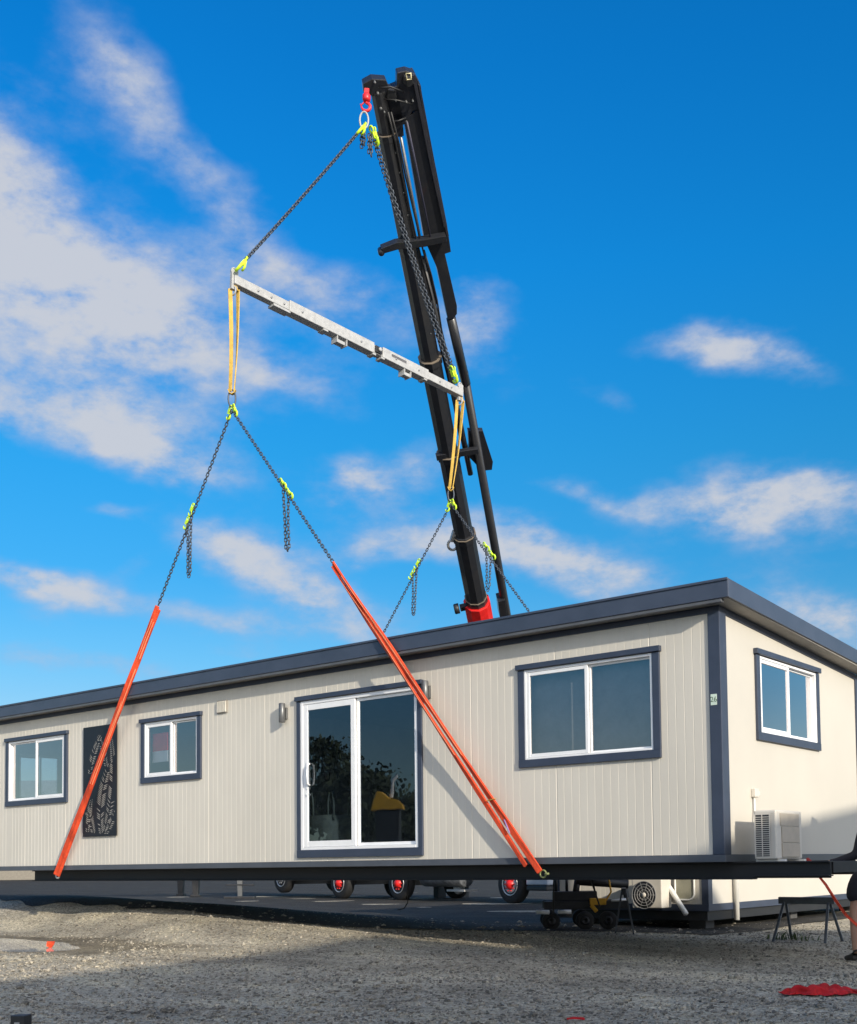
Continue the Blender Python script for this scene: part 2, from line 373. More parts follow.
def window(M, u0, u1, z0, z1, parent, sash='left', tw=.085, door=False, gl=None, bot=.085, label=None, mid=None):
    """trim > frame, sash, panes, flashing"""
    gl = gl or GLASS; zt = z1-.058
    t = MB()
    mbox(t, M, u0, u0+tw, z0+bot, zt-.006, 0, .030); mbox(t, M, u1-tw, u1, z0+bot, zt-.006, 0, .030)
    mbox(t, M, u0, u1, z0, z0+bot, 0, .034)
    T = t.build('sliding_door' if door else 'window', TRIM, parent, .004)
    if label: label_part(T, label)
    f = MB(); mbox(f, M, u0-.018, u1+.018, zt, z1, 0, .052); f.build('head_flashing', TRIM, T, .004)
    a, b, c, d = u0+tw, u1-tw, z0+bot, zt-.008
    fr = .026 if not door else .045
    f = MB(); mbox(f, M, a, a+fr, c, d, -.06, .021); mbox(f, M, b-fr, b, c, d, -.06, .021)
    mbox(f, M, a+fr, b-fr, d-fr, d, -.06, .019); mbox(f, M, a+fr, b-fr, c, c+fr*.8, -.06, .023)
    f.build('frame', WHITE, T, .003)
    m = mid if mid else (a+b)/2
    A, Bq, C, D = a+fr+.003, b-fr-.003, c+fr*.8+.003, d-fr-.003
    sw = .038 if not door else .075
    s0, s1, f0, f1 = (A, m+.02, m+.02, Bq) if sash == 'left' else (m-.02, Bq, A, m-.02)
    def leaf(nm, p, q, w, n0, n1):
        s = MB(); mbox(s, M, p, p+w, C, D, n0, n1); mbox(s, M, q-w, q, C, D, n0, n1)
        mbox(s, M, p+w, q-w, C, C+w, n0, n1-.002); mbox(s, M, p+w, q-w, D-w, D, n0, n1-.002); s.build(nm, WHITE, T, .003)
        g = MB(); n = (n0+n1)/2; g.add([M(p+w-.004, C+w-.004, n), M(q-w+.004, C+w-.004, n), M(q-w+.004, D-w+.004, n), M(p+w-.004, D-w+.004, n)], [(0,1,2,3)]); g.build('pane', gl, T)
    leaf('sash', s0, s1, sw, -.016, .014)
    leaf('fixed_light', f0, f1, sw*.5, -.05, -.02)
    return T, (a, b, c, d)
big, h1 = window(F, -2.446, -.659, .997, 2.146, cabin, label='large sliding window nearest the cabin corner')
door, h2 = window(F, -6.025, -3.872, .045, 2.146, cabin, door=True, gl=GLASS_DOOR, tw=.068, bot=.10, mid=-5.0)
mid_, h3 = window(F, -9.376, -7.985, 1.189, 2.146, cabin)
far_, h4 = window(F, -13.12, -11.30, 1.0, 2.146, cabin, sash='right')
endw, h5 = window(E_, .812, 2.524, 1.191, 2.152, cabin, label='sliding window in the sunlit end wall')
leftw, h6 = window(L_, .75, 1.75, 1.1, 2.1, cabin)
fill_panel = MB(); fill_panel.box((-2.42, .13, ZF+.96), (-.68, .136, ZF+2.2)); fill_panel.build('pane_fill_panel', mat('pane_fill_grey', (.27, .265, .26), .8), big)  # added grey panel that lightens the pane like reflected haze
# door handle
hd = MB(); hx = h2[0]+.10
hd.tube([F(hx+.06, .98, .014), F(hx+.06, 1.0, .05), F(hx+.06, 1.12, .06), F(hx+.06, 1.24, .05), F(hx+.06, 1.26, .014)], .014, 8)
mbox(hd, F, hx-.0, hx+.03, .93, 1.28, .0145, .022); hd.lathe(F(hx+.015, .86, .014), (0,-1,0), [(.018, 0), (.018, .012), (.012, .014)], 12)
hd.build('door_handle', WHITE, door)
slope = lambda y: -.0612*y
ztop = 2.43
wm = wall_mesh(F, LX, 0, -.0, ztop, [h1, h2, h3, h4], groove=[.098, .098, .098, .10, .096]); w = no_recalc(wm, 'front_wall', [CREAM, LINING], cabin)
w = no_recalc(wall_mesh(E_, 0, WY, 0, ztop, [h5], top=lambda y: ztop+slope(y)), 'end_wall', [CREAM_END, LINING], cabin)
w = no_recalc(wall_mesh(L_, 0, WY, 0, ztop, [h6], top=lambda y: ztop+slope(y)), 'end_wall', [CREAM_END, LINING], cabin)
w = no_recalc(wall_mesh(B_, LX, 0, 0, ztop+slope(WY), []), 'back_wall', [CREAM, LINING], cabin)
f = MB(); f.box((LX+.004, .004, ZF-.06), (-.004, WY-.004, ZF+.004)); f.build('floor', FLOORM, cabin)
f = MB(); f.hexa([(LX+.1, .1, ZF+2.36), (-.1, .1, ZF+2.36), (-.1, WY-.1, ZF+2.36+slope(WY)), (LX+.1, WY-.1, ZF+2.36+slope(WY)), (LX+.1, .1, ZF+2.4), (-.1, .1, ZF+2.4), (-.1, WY-.1, ZF+2.4+slope(WY)), (LX+.1, WY-.1, ZF+2.4+slope(WY))]); f.build('ceiling', LINING, cabin)
for a_, b_2 in (((-7.3, .12), -7.22), ((-3.0, 1.6), -2.92), ((-10.62, .12), -10.54)):
    f = MB(); f.box((*a_, ZF+.01), (b_2, WY-.12, ZF+2.36+slope(WY))); f.build('partition', LINING, cabin)
# roof: monopitch sheet with deep fascia all round
OH = .2; rz = lambda y: ZF+2.655+slope(y)
X0, X1, Y0, Y1 = LX-OH, OH, -OH, WY+OH
rf = MB(); rf.hexa([(X0, Y0, rz(Y0)-.05), (X1, Y0, rz(Y0)-.05), (X1, Y1, rz(Y1)-.05), (X0, Y1, rz(Y1)-.05), (X0, Y0, rz(Y0)-.012), (X1, Y0, rz(Y0)-.012), (X1, Y1, rz(Y1)-.012), (X0, Y1, rz(Y1)-.012)])
x = X0+.15
while x < X1: rf.bar((x, Y0+.05, rz(Y0)+.002), (x, Y1-.05, rz(Y1)+.002), .03, .03); x += .4
roof = rf.build('roof', ROOF, cabin)
g = MB(); fd = .185
g.hexa([(X0-.018, Y0-.022, rz(Y0)-fd), (X1+.02, Y0-.022, rz(Y0)-fd), (X1+.02, Y0, rz(Y0)-fd), (X0-.018, Y0, rz(Y0)-fd), (X0-.018, Y0-.022, rz(Y0)), (X1+.02, Y0-.022, rz(Y0)), (X1+.02, Y0, rz(Y0)), (X0-.018, Y0, rz(Y0))])
g.box((X0-.018, Y0-.036, rz(Y0)-.022), (X1+.02, Y0-.0225, rz(Y0)+.006))
g.build('front_gutter', ROOF, roof, .006)
g = MB(); g.box((X0+.01, Y0-.012, rz(Y0)-fd-.035), (X1-.06, Y0+.05, rz(Y0)-fd-.002)); g.build('gutter_lip', mat('lip_grey', (.10, .105, .115), .4), roof, .004)
for xx, s in ((X1, 1), (X0, -1)):
    g = MB(); g.hexa([(xx, Y0+.002, rz(Y0)-fd), (xx+s*.018, Y0+.002, rz(Y0)-fd), (xx+s*.018, Y1, rz(Y1)-fd+.02), (xx, Y1, rz(Y1)-fd+.02), (xx, Y0+.002, rz(Y0)-.001), (xx+s*.018, Y0+.002, rz(Y0)-.001), (xx+s*.018, Y1, rz(Y1)-.001), (xx, Y1, rz(Y1)-.001)])
    g.build('barge_board', ROOF, roof, .004)
g = MB(); sz = lambda y: ZF+2.468+slope(y)
def slab(mb, x0, x1, y0, y1, t=.012): mb.hexa([(x0, y0, sz(y0)), (x1, y0, sz(y0)), (x1, y1, sz(y1)), (x0, y1, sz(y1)), (x0, y0, sz(y0)+t), (x1, y0, sz(y0)+t), (x1, y1, sz(y1)+t), (x0, y1, sz(y1)+t)])
slab(g, .012, X1-.002, Y0+.002, Y1-.002); slab(g, X0+.002, LX-.012, Y0+.002, Y1-.002); slab(g, LX-.01, .01, Y0+.002, -.002); slab(g, LX-.01, .01, WY+.002, Y1-.002)
g.build('soffit', SOFFIT, roof)
# frieze, base trim, corner posts
g = MB(); mbox(g, F, LX+.13, -.112, 2.40, 2.462, 0, .016); g.build('frieze_trim', TRIM, cabin, .003)
g = MB(); g.hexa([E_(.135, 2.392, 0), E_(WY-.1, 2.392+slope(WY-.235), 0), E_(WY-.1, 2.392+slope(WY-.235), .016), E_(.135, 2.392, .016), E_(.135, 2.458, 0), E_(WY-.1, 2.458+slope(WY-.235), 0), E_(WY-.1, 2.458+slope(WY-.235), .016), E_(.135, 2.458, .016)]); g.build('frieze_trim', TRIM, cabin, .003)
for (xa, xb, ya, yb, top) in ((-.11, .02, -.02, .132, 2.463), (-.11, .02, WY-.11, WY+.02, 2.23), (LX-.02, LX+.128, -.02, .11, 2.463), (LX-.02, LX+.11, WY-.11, WY+.02, 2.23)):
    g = MB(); g.box((xa, ya, ZF-.002), (xb, yb, ZF+top)); g.build('corner_post', TRIM, cabin, .006)
g = MB(); mbox(g, F, LX-.03, .03, -.075, -.003, -.06, .026); mbox(g, B_, LX-.03, .03, -.075, -.003, -.06, .026)
mbox(g, E_, .001, WY-.001, -.075, -.0035, -.06, .0295); mbox(g, L_, .001, WY-.001, -.075, -.0035, -.06, .0295)
g.build('base_trim', mat('base_trim_grey', (.075, .085, .105), .4, var=.1, scale=3), cabin, .004)
g = MB(); zb = ZF-.25
for y, xe in ((.16, .99), (WY-.30, -.02)):
    g.box((-12.6, y, zb), (min(xe, .22), y+.12, zb+.012)); g.box((-12.6, y+.05, zb+.012), (xe, y+.07, zb+.16)); g.box((-12.6, y, zb+.16), (xe, y+.12, ZF-.075))
    if xe > 0: g.box((.22, y, zb+.03), (.99, y+.12, zb+.042))
k = -12.55
while k < .2: g.box((k, .28, zb+.05), (k+.06, WY-.30, ZF-.08)); k += 1.2
for xx in (.20, .93): g.box((xx, .28, zb+.06), (xx+.06, 1.2, ZF-.08))
g.box((.20, 1.2, zb+.06), (.99, 1.26, ZF-.08)); chassis = g.build('chassis', mat('chassis_black', (.008, .009, .012), .6, var=.2), cabin, .003)
# decorative screen with fern cut-outs
p0, p1 = (-10.845, .436), (-9.967, 2.143)
g = MB(); mbox(g, F, p0[0], p1[0], p0[1], p1[1], .02, .032)
for uu in (p0[0]+.05, p1[0]-.09):
    for zz in (p0[1]+.05, p1[1]-.09): mbox(g, F, uu, uu+.04, zz, zz+.04, 0, .0195)
g.cur = 1; rr = random.Random(11)
def frond(u, z, ang, bend, L, w):
    n = int(L/.030)
    for i in range(2, n):
        t = i/n; a = ang+bend*t; u += math.sin(a)*L/n; z += math.cos(a)*L/n
        ln = .72*w*math.sin(math.pi*min(1, t*.85+.12))
        for s in (-1, 1):
            b = a+s*1.05; q = (u+math.sin(a+s*1.5708)*.014, z+math.cos(a+s*1.5708)*.014); e = (q[0]+math.sin(b)*ln, q[1]+math.cos(b)*ln)
            hw = .0042
            if min(q[0], e[0]) < p0[0]+.03 or max(q[0], e[0]) > p1[0]-.03 or max(q[1], e[1]) > p1[1]-.03 or min(q[1], e[1]) < p0[1]+.03: continue
            if rr.random() < .25: continue
            nx, nz = -math.cos(b)*hw, math.sin(b)*hw
            g.add([F(q[0]+nx, q[1]+nz, .0332), F(q[0]-nx, q[1]-nz, .0332), F(e[0], e[1], .0332), F((q[0]+e[0])/2+nx*1.6, (q[1]+e[1])/2+nz*1.6, .0332)], [(0,1,2,3)])
frond(p0[0]+.50, p0[1]+.02, -.25, .9, 1.25, .17); frond(p0[0]+.30, p0[1]+.02, -.3, -.35, .75, .14)
frond(p0[0]+.55, p0[1]+.02, .5, -.75, 1.6, .15); frond(p0[0]+.12, p0[1]+.05, .1, .2, .6, .1); frond(p0[0]+.6, p0[1]+.03, .8, -.3, .5, .1)
frond(p0[0]+.18, p0[1]+.95, .1, .7, .72, .12); frond(p0[0]+.62, p0[1]+1.05, -.2, -.4, .6, .1)
g.build('fern_screen', [mat('screen_black', (.008, .009, .013), .45), mat('screen_cutout', (.46, .43, .38), .6)], cabin)
# vent, lamps, number plate
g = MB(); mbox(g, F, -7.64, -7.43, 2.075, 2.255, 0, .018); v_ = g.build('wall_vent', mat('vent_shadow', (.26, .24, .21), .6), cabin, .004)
g = MB()
for i in range(6): mbox(g, F, -7.625+.033*i, -7.606+.033*i, 2.09, 2.24, .0185, .034)
g.build('louvre', mat('vent_cream', (.62, .59, .52), .5), v_)
for x0, z0 in ((-6.30, 1.83), (-3.82, 1.86)):
    g = MB(); mbox(g, F, x0+.02, x0+.085, z0+.05, z0+.20, 0, .03); b = g.build('wall_lamp', mat('lamp_grey', (.16, .165, .17), .4, metal=.5), cabin, .003)
    g = MB(); g.lathe(F(x0+.052, z0, .075), (0,0,1), [(.038, 0), (.042, .004), (.042, .25), (.038, .254)], 20); g.build('lamp_shade', mat('lamp_grey', (.16, .165, .17), .4, metal=.5), b)
g = MB(); mbox(g, F, -.092, -.024, 1.475, 1.585, .0205, .024); pl = g.build('number_plate', mat('pale_green_plate', (.60, .72, .62), .5), cabin, .002)
def lettering(text, size, M, u, z, n, material, name, parent, udir, ndir):
    c = bpy.data.curves.new('t', 'FONT'); c.body = text; c.size = size; c.extrude = .0006; c.align_x = 'CENTER'; c.align_y = 'CENTER'
    o = bpy.data.objects.new('t', c); COL.objects.link(o); bpy.context.view_layer.update()
    me = bpy.data.meshes.new_from_object(o.evaluated_get(bpy.context.evaluated_depsgraph_get())); bpy.data.objects.remove(o); bpy.data.curves.remove(c)
    me.materials.clear(); me.materials.append(material)
    ud, nd = V(udir), V(ndir); zd = nd.cross(ud); c0 = M(u, z, n) - origin_of(parent)
    for v in me.vertices: v.co = c0 + ud*v.co.x + zd*v.co.y + nd*v.co.z
    q = bpy.data.objects.new(name, me); COL.objects.link(q); q.parent = parent; return q
lettering('26', .075, F, -.058, 1.53, .025, mat('plate_ink', (.10, .16, .10), .6), 'number', pl, (1,0,0), (0,-1,0))
# outdoor unit of the heat pump on the projecting frame
g = MB(); ax0, ax1, ay0, ay1, az0, az1 = .245, .475, .17, .80, ZF-.055, ZF+.425
g.box((ax0, ay0, az0), (ax1, ay1, az1)); ac = g.build('air_conditioner', ACW, cabin, .016, seg=3); label_part(ac, 'cream outdoor heat pump unit on the cabin end')
g = MB(); g.box((ax0+.02, ay0-.004, az0+.03), (ax1-.06, ay0-.001, az1-.045)); g.build('coil', DARKVOID, ac)
g = MB()
for i in range(19):
    zz = az0+.04+i*.0205; g.box((ax0+.02, ay0-.012, zz), (ax1-.062, ay0-.0045, zz+.0065))
for xx in (ax0+.012, ax0+.085, ax1-.066): g.box((xx, ay0-.015, az0+.028), (xx+.010, ay0-.0125, az1-.04))
for i in range(22):
    zz = az0+.03+i*.0198; g.box((ax1-.05, ay0-.004, zz), (ax1-.012, ay0+.001, zz+.009))
g.build('grille', ACW, ac)
g = MB(); g.box((ax1+.001, ay0+.09, az1-.155), (ax1+.008, ay1-.08, az1-.03)); g.box((ax1+.001, ay0+.12, az0+.165), (ax1+.010, ay1-.08, az1-.16)); g.box((ax1+.001, ay0+.12, az0+.02), (ax1+.012, ay1-.08, az0+.160)); g.build('service_cover', ACTAN, ac, .004)
for yy in (ay0+.05, ay1-.10): g = MB(); g.box((ax0-.01, yy, ZF-.078), (ax1+.06, yy+.05, ZF-.056)); g.build('foot_rail', PVC, ac, .003)
g = MB(); mbox(g, E_, .655, .745, .585, .675, 0, .05); mbox(g, E_, .745, .80, .60, .65, 0, .04); b = g.build('pipe_cover', ACW, cabin, .008)
g = MB(); g.tube([E_(.69, .585, .02), E_(.69, .45, .02), E_(.66, .33, .05), E_(.62, .24, .25)], .011, 8); g.build('conduit', PVC, b)
# services hanging under the cabin
HOSES = []
a = on_y(408, 876, 1.4); HOSES.append(([a, a-V((0,0,.22)), a-V((.01,0,.36)), a-V((.06,.02,.44)), a-V((.16,.03,.46))], .008))
a = on_y(554, 874, 1.6); HOSES.append(([a, a-V((.01,0,.2)), a-V((.02,0,.5))], .010))
a = on_y(588, 872, 1.5); HOSES.append(([a, a-V((-.05,0,.1)), a-V((-.10,0,.25)), a-V((-.16,0,.42))], [.025, .018, .010, .010]))
for pth_, r_ in HOSES: g = MB(); g.tube(pth_, r_, 6); g.build('service_hose', BLACK, cabin)

# objects inside the cabin
g = MB(); q = on_y(331, 838, .9); q.z = ZF+.01
for k in range(1):
    W_, D_ = .50, .5
    prof = [(0, .9), (.1, 1.0), (.3, 1.03), (.5, 1.0), (.62, .9)]
    vs = []; fs = []
    for h, s in prof:
        for i in range(20):
            a = 2*math.pi*i/20; c, s2 = math.cos(a), math.sin(a); p = 4
            rr_ = (abs(c)**p+abs(s2)**p)**(-1/p)*(.27*s)*(1+.03*math.sin(5*a+h*9)); vs.append(q+V((c*rr_, s2*rr_, h)))
    for j in range(4):
        for i in range(20): fs.append((j*20+i, j*20+(i+1) % 20, (j+1)*20+(i+1) % 20, (j+1)*20+i))
    fs.append(tuple(range(80, 100)))
    g.add(vs, fs, True)
o = g.build('bulk_bag', BAG); tag(o, 'pale bulk bag with lifting loops seen through the left door pane', 'bag')
LOOPS = []
for sx in (-.2, .2):
    for sy in (-.2, .2): LOOPS.append([q+V((sx-.05, sy, .55)), q+V((sx-.05, sy, .8)), q+V((sx-.02, sy, .93)), q+V((sx+.03, sy, .93)), q+V((sx+.06, sy, .8)), q+V((sx+.06, sy, .55))])
recentre(o)
for lp in LOOPS: g = MB(); g.tube(lp, .014, 6); g.build('loop', BAG, o)
b0, b1, b2 = on_y(152.5, 734, .115), on_y(168, 750, .115), on_y(160, 762, .115)
g = MB(); g.box((b0.x, .115, b1.z), (b1.x, .125, b0.z)); g.cur = 1; g.box((b0.x, .115, b2.z), (b1.x, .125, b1.z-.002))
tag(recentre(g.build('notice_board', [mat('board_red', (.75, .03, .03), .5), WHITE])), 'red and white board seen through the left pane of the mid window', 'board')

# ------------------------------------------------------------------ lifting gear
def fitting(mb, p, d, s=1.): # grab hook / clutch: eye, body, curved hook
    p, d = V(p), V(d).normalized(); a = d.cross(V((.2, .9, .3))).normalized()
    mb.ring(p-d*.05*s, d, a, .035*s, .03*s, .012*s, 12, 6)
    mb.bar(p-d*.02*s, p+d*.05*s, .05*s, .035*s, a)
    mb.tube([p+d*.04*s+a*.01*s]+[p+d*(.085*s-.045*s*math.cos(t))+a*.045*s*math.sin(t) for t in (.3, .9, 1.5, 2.1, 2.7, 3.3, 3.9, 4.5)], [.018*s]+[.017*s]*6+[.012*s, .008*s], 7)
def sag(a, b, k, n=8):
    a, b = V(a), V(b); return [a.lerp(b, i/n) - V((0,0,k*4*(i/n)*(1-i/n))) for i in range(n+1)]
BN, BF = on_y(234, 281, -.28), on_y(460, 393.5, 4.2)
tipH = on_y(364, 119, 2.0)
# upper chain sling from the crane hook to both ends of the spreader beam
us_ = empty('chain_sling', tipH, 'upper two leg chain sling hanging from the crane hook above the spreader beam', 'chain sling', 'lifting chain slings')
eN, eF = on_y(240, 266, -.26), on_y(454, 377, 4.15)
sA, sB = on_y(362, 128, 1.9), on_y(373, 134, 2.1)
g = MB(); g.ring(tipH-V((0,0,.02)), UP, RT, .13, .065, .014, 20, 8); g.build('master_link', GALV, us_)
g = MB(); g.chain(sag(sA, eN+ (sA-eN).normalized()*.12, .02), .052, .021, .0092); g.build('chain', CHAIN, us_)
for off in (-.035, .035):
    g = MB(); g.chain(sag(sB+RT*off*.5, eF+(sB-eF).normalized()*.15+RT*off, .10), .05, .019, .0082); g.build('chain', CHAIN, us_)
for p, d in ((sA, eN-sA), (sB, eF-sB), (eN+(sA-eN)*.02, eN-sA), (eF+(sB-eF)*.02, eF-sB)):
    g = MB(); fitting(g, p, d, 1.3); fitting(g, p+RT*.03+UP*.01, -V((0,0,1))+V(d).normalized()*.8, 1.0); g.build('grab_hook', LIME, us_)
for k, (u, v, L) in enumerate(((361.5, 130, .28), (364, 131, .22), (369, 134, .30), (371, 135, .33))):
    a = on_y(u, v, 1.95); g = MB(); g.chain([a, a-V((0,0,L))], .055, .022, .009); g.build('chain_tail', CHAIN, us_)
def lower_sling(y, apex, left, right, lab, midl, midr, tl, tr, hw=.0165):
    A = on_y(*apex, y); e = empty('chain_sling', A, lab, 'chain sling', 'lifting chain slings')
    g = MB(); g.ring(A+V((0,0,.16)), V((0,0,1)), RT, .12, .05, .011, 20, 8); g.build('master_link', CHAIN, e)
    g = MB(); fitting(g, A+V((.05,0,.0)), V((.4,0,-1)), .9); fitting(g, A-V((.05,0,-.0)), V((-.4,0,-1)), .9); g.build('grab_hook', LIME, e)
    for end, mid, tl_ in ((left, midl, tl), (right, midr, tr)):
        P = on_y(*end, y); g = MB(); g.chain([A, P], .046, hw, .0068); g.build('chain', CHAIN, e)
        M_ = on_y(*mid, y); d = (P-A).normalized()
        g = MB(); fitting(g, M_-d*.10, d, .85); fitting(g, M_+d*.10, d, .85); g.build('shortening_clutch', LIME, e)
        T = on_y(*tl_, y); a = M_-d*.08; b = M_+d*.09; dx = d.x*.06
        g = MB(); g.chain([a, V((a.x*.6+T.x*.4, T.y, (a.z+T.z)/2)), T+V((-.03*(1 if d.x > 0 else -1),0,.05)), T, T+V((.03*(1 if d.x > 0 else -1),0,.05)), V((b.x*.6+T.x*.4, T.y, (b.z+T.z)/2)), b], .046, hw*.95, .0066); g.build('chain_tail', CHAIN, e)
    return A
yN, yF = -.25, 4.15
AN = lower_sling(yN, (232, 410), (158.5, 605), (333, 562), 'two leg chain sling with two orange sleeved straps on the near side of the cabin', (189.5, 515), (285.5, 487.5), (189, 576), (287.5, 551))
AF = lower_sling(yF, (451, 504), (383, 634), (536, 621), 'two leg chain sling in front of the crane boom on the far side', (415, 568), (488.5, 550), (413.5, 615), (488, 590), .015)
# yellow slings between beam and apex
for P, A, lab, w in ((BN, AN, 'yellow webbing sling hanging from the near end of the spreader beam', .056), (BF, AF, 'yellow webbing sling hanging from the far end of the beam across the boom', .052)):
    top = P-V((0,0,.12)); bot = A+V((0,0,.25)); g = MB(); n = 8
    for s in (-1, 1):
        pts = [top.lerp(bot, i/n)+RT*s*(.026*(1-i/n)+.012)+V((0,.02*s,0))+RT*.018*math.sin(3*i/n) for i in range(n+1)]
        sides = [(RT*math.cos(.5*s+1.0*i/n)+V((-fw.x, -fw.y, 0))*math.sin(.5*s+1.0*i/n)) for i in range(n+1)]
        g.ribbon(pts, sides, [w*(1-.15*i/n) for i in range(n+1)], .014)
    g.ribbon([bot+V((0,0,.03))+RT*.05, bot-V((0,0,.015))+RT*.03, bot-V((0,0,.03)), bot-V((0,0,.015))-RT*.03, bot+V((0,0,.03))-RT*.05], [V((-fw.x,-fw.y,0))]*5, [.06]*5, .012)
    g.ribbon([top-V((0,0,.03))+RT*.06, top+V((0,0,.03))+RT*.04, top+V((0,0,.045)), top+V((0,0,.03))-RT*.04, top-V((0,0,.03))-RT*.06], [V((-fw.x,-fw.y,0))]*5, [.06]*5, .012)
    tag(recentre(g.build('webbing_sling', YELLOW)), lab, 'sling', 'yellow webbing slings')
# spreader beam
sp = empty('spreader_beam', (BN+BF)/2, 'telescopic galvanised spreader beam slung under the crane hook', 'spreader beam')
ax = (BF-BN).normalized(); side = V((ax.y, -ax.x, 0)).normalized(); bl = (BF-BN).length; upb = side.cross(ax)
def along(t, du=0, ds=0): return BN+ax*bl*t+upb*du+side*ds
for nm, t0, t1, h, w in (('inner_tube', -.005, .30, .125, .12), ('sleeve', .20, .56, .165, .155), ('sleeve', .60, .82, .165, .155), ('inner_tube', .56, 1.005, .125, .12)):
    g = MB(); g.bar(along(t0), along(t1), w, h, side); g.build(nm, GALV, sp, .008)
for t0, t1 in ((.14, .205), (.34, .36), (.555, .57), (.595, .61), (.80, .815)):
    g = MB(); g.bar(along(t0, -.09), along(t1, -.09), .14, .035, side); g.build('stop_plate', GALV, sp, .004)
for t in (.40, .44, .705, .735):
    g = MB(); g.bar(along(t, -.085), along(t, -.185), .14, .016, side); g.build('lug', GALV, sp, .003)
for t in (.405, .71):
    g = MB(); g.bar(along(t, -.15), along(t+.03, -.15), .10, .05, side); g.build('lug_pin', GALV, sp, .003)
g = MB(); g.bar(along(.565, .0), along(.595, .0), .168, .10, side); g.build('joint_block', BLACK, sp, .003)
g = MB(); g.lathe(along(.582, .0, .086), side, [(.03, 0), (.03, .03), (.018, .034)], 14); g.build('joint_pin', GALV, sp)
g = MB(); g.bar(along(.64, .02, .0785), along(.71, .02, .0785), .003, .04, side); g.build('marking', mat('marking_grey', (.10, .10, .11), .6), sp)
for t in (.08, .13, .18, .25, .50, .66, .77, .88, .94): g = MB(); g.lathe(along(t, -.01, .061 if t < .2 or t > .82 else .078), side, [(.014, 0), (.014, .012)], 10); g.build('bolt', GREYROD, sp)
for t in (0., 1.):
    g = MB(); g.bar(along(t, -.13), along(t, .15), .05, .10, side); g.ring(along(t, .13), upb, ax, .05, .045, .014, 14, 6); g.ring(along(t, -.14), upb, side, .06, .05, .013, 14, 6); g.build('end_lug', GALV, sp, .003)
# orange sleeved straps
def strap(legs, lab, tagm=True):
    e = None
    for k, (pts, ws, tw) in enumerate(legs):
        pts = [V(p) for p in pts]
        fine = []; wf = []; sd = []
        for i in range(len(pts)-1):
            for j in range(6):
                t = j/6; fine.append(pts[i].lerp(pts[i+1], t)); wf.append(ws[i]*(1-t)+ws[i+1]*t)
        fine.append(pts[-1]); wf.append(ws[-1])
        n = len(fine)
        for i in range(n):
            a = tw[0]+(tw[1]-tw[0])*i/(n-1)+.30*math.sin(i*.9+k); sd.append(V((math.cos(a), -math.sin(a), 0)))
            wf[i] *= 1+.09*math.sin(i*1.3+k*2)
        if e is None:
            e = empty('lifting_strap', pts[-1], lab, 'strap', 'orange lifting straps')
        g = MB(); g.ribbon(fine, sd, wf, .028); g.build('strap_leg', ORANGE, e, .008)
        if tagm:
            g = MB(); i0, i1 = int(n*.12), n-3
            g.ribbon([fine[i]-V((0,.019,0))+sd[i]*wf[i]*.28 for i in range(i0, i1)], sd[i0:i1], [.012]*(i1-i0), .004); g.build('stitching', ORANGE_LT, e)
    return e
zbm = ZF-.15
PR = on_y(333, 563, yN); ER = on_y(391, 649, -.262); QR1 = on_y(540, 872, -.075); QR2 = on_y(526, 866, -.075)
e = strap([([PR, ER, QR1], [.065, .078, .072], (.5, .15)), ([PR+V((-.02,.012,-.05)), ER+V((-.03,.005,-.05)), QR2], [.058, .068, .06], (.7, .25))], 'orange lifting strap crossing the wall right of the glass door')
g = MB(); QR = QR1+V((.0,.03,-.02)); g.ring(QR+V((.02,0,0)), V((1,0,0)), V((0,0,1)), .04, .04, .010, 14, 6); g.lathe(QR+V((.065,-.03,.0)), (1,0,0), [(.013,0),(.013,.05)], 12); g.build('shackle', mat('shackle_olive', (.22, .25, .10), .5), e)
g = MB(); tpos = ER.lerp(QR1, .80); g.bar(tpos-V((.035,.02,-.05)), tpos+V((.035,-.02,-.10)), .02, .005); g.build('load_tag', mat('tag_violet', (.25, .22, .5), .6), e)
g = MB(); tpos = ER.lerp(QR1, .70); g.bar(tpos-V((.06,.022,.0)), tpos+V((.06,-.022,.02)), .03, .006); g.build('tie', YELLOW, e)
PL = on_y(157.5, 606, yN); EL = on_y(127.5, 686, -.262); QL = on_y(56, 875, -.075)
e = strap([([PL, EL, QL], [.065, .082, .088], (-.35, -.15)), ([PL+V((.02,.012,-.05)), EL+V((.03,.006,0)), QL+V((.05,.01,-.02))], [.05, .055, .055], (-.6, -.4))], 'orange lifting strap crossing in front of the fern screen')
g = MB(); g.ring(QL+V((0,.03,-.0)), V((1,0,0)), V((0,0,1)), .05, .05, .014, 14, 6); g.build('shackle', GALV, e)
for (u, v), xq, lab in (((383, 634), -10.0, 'far orange lifting strap showing behind the roof, left of the crane'), ((536, 621), -2.3, 'far orange lifting strap showing behind the roof, right of the crane')):
    P = on_y(u, v, yF); Q = V((xq, WY+.08, zbm)); Em = P.lerp(Q, .33); Em.y = WY+.27; Em.z = ZF+2.5
    strap([([P, Em, Q], [.08, .10, .09], (.2, .1))], lab, False)

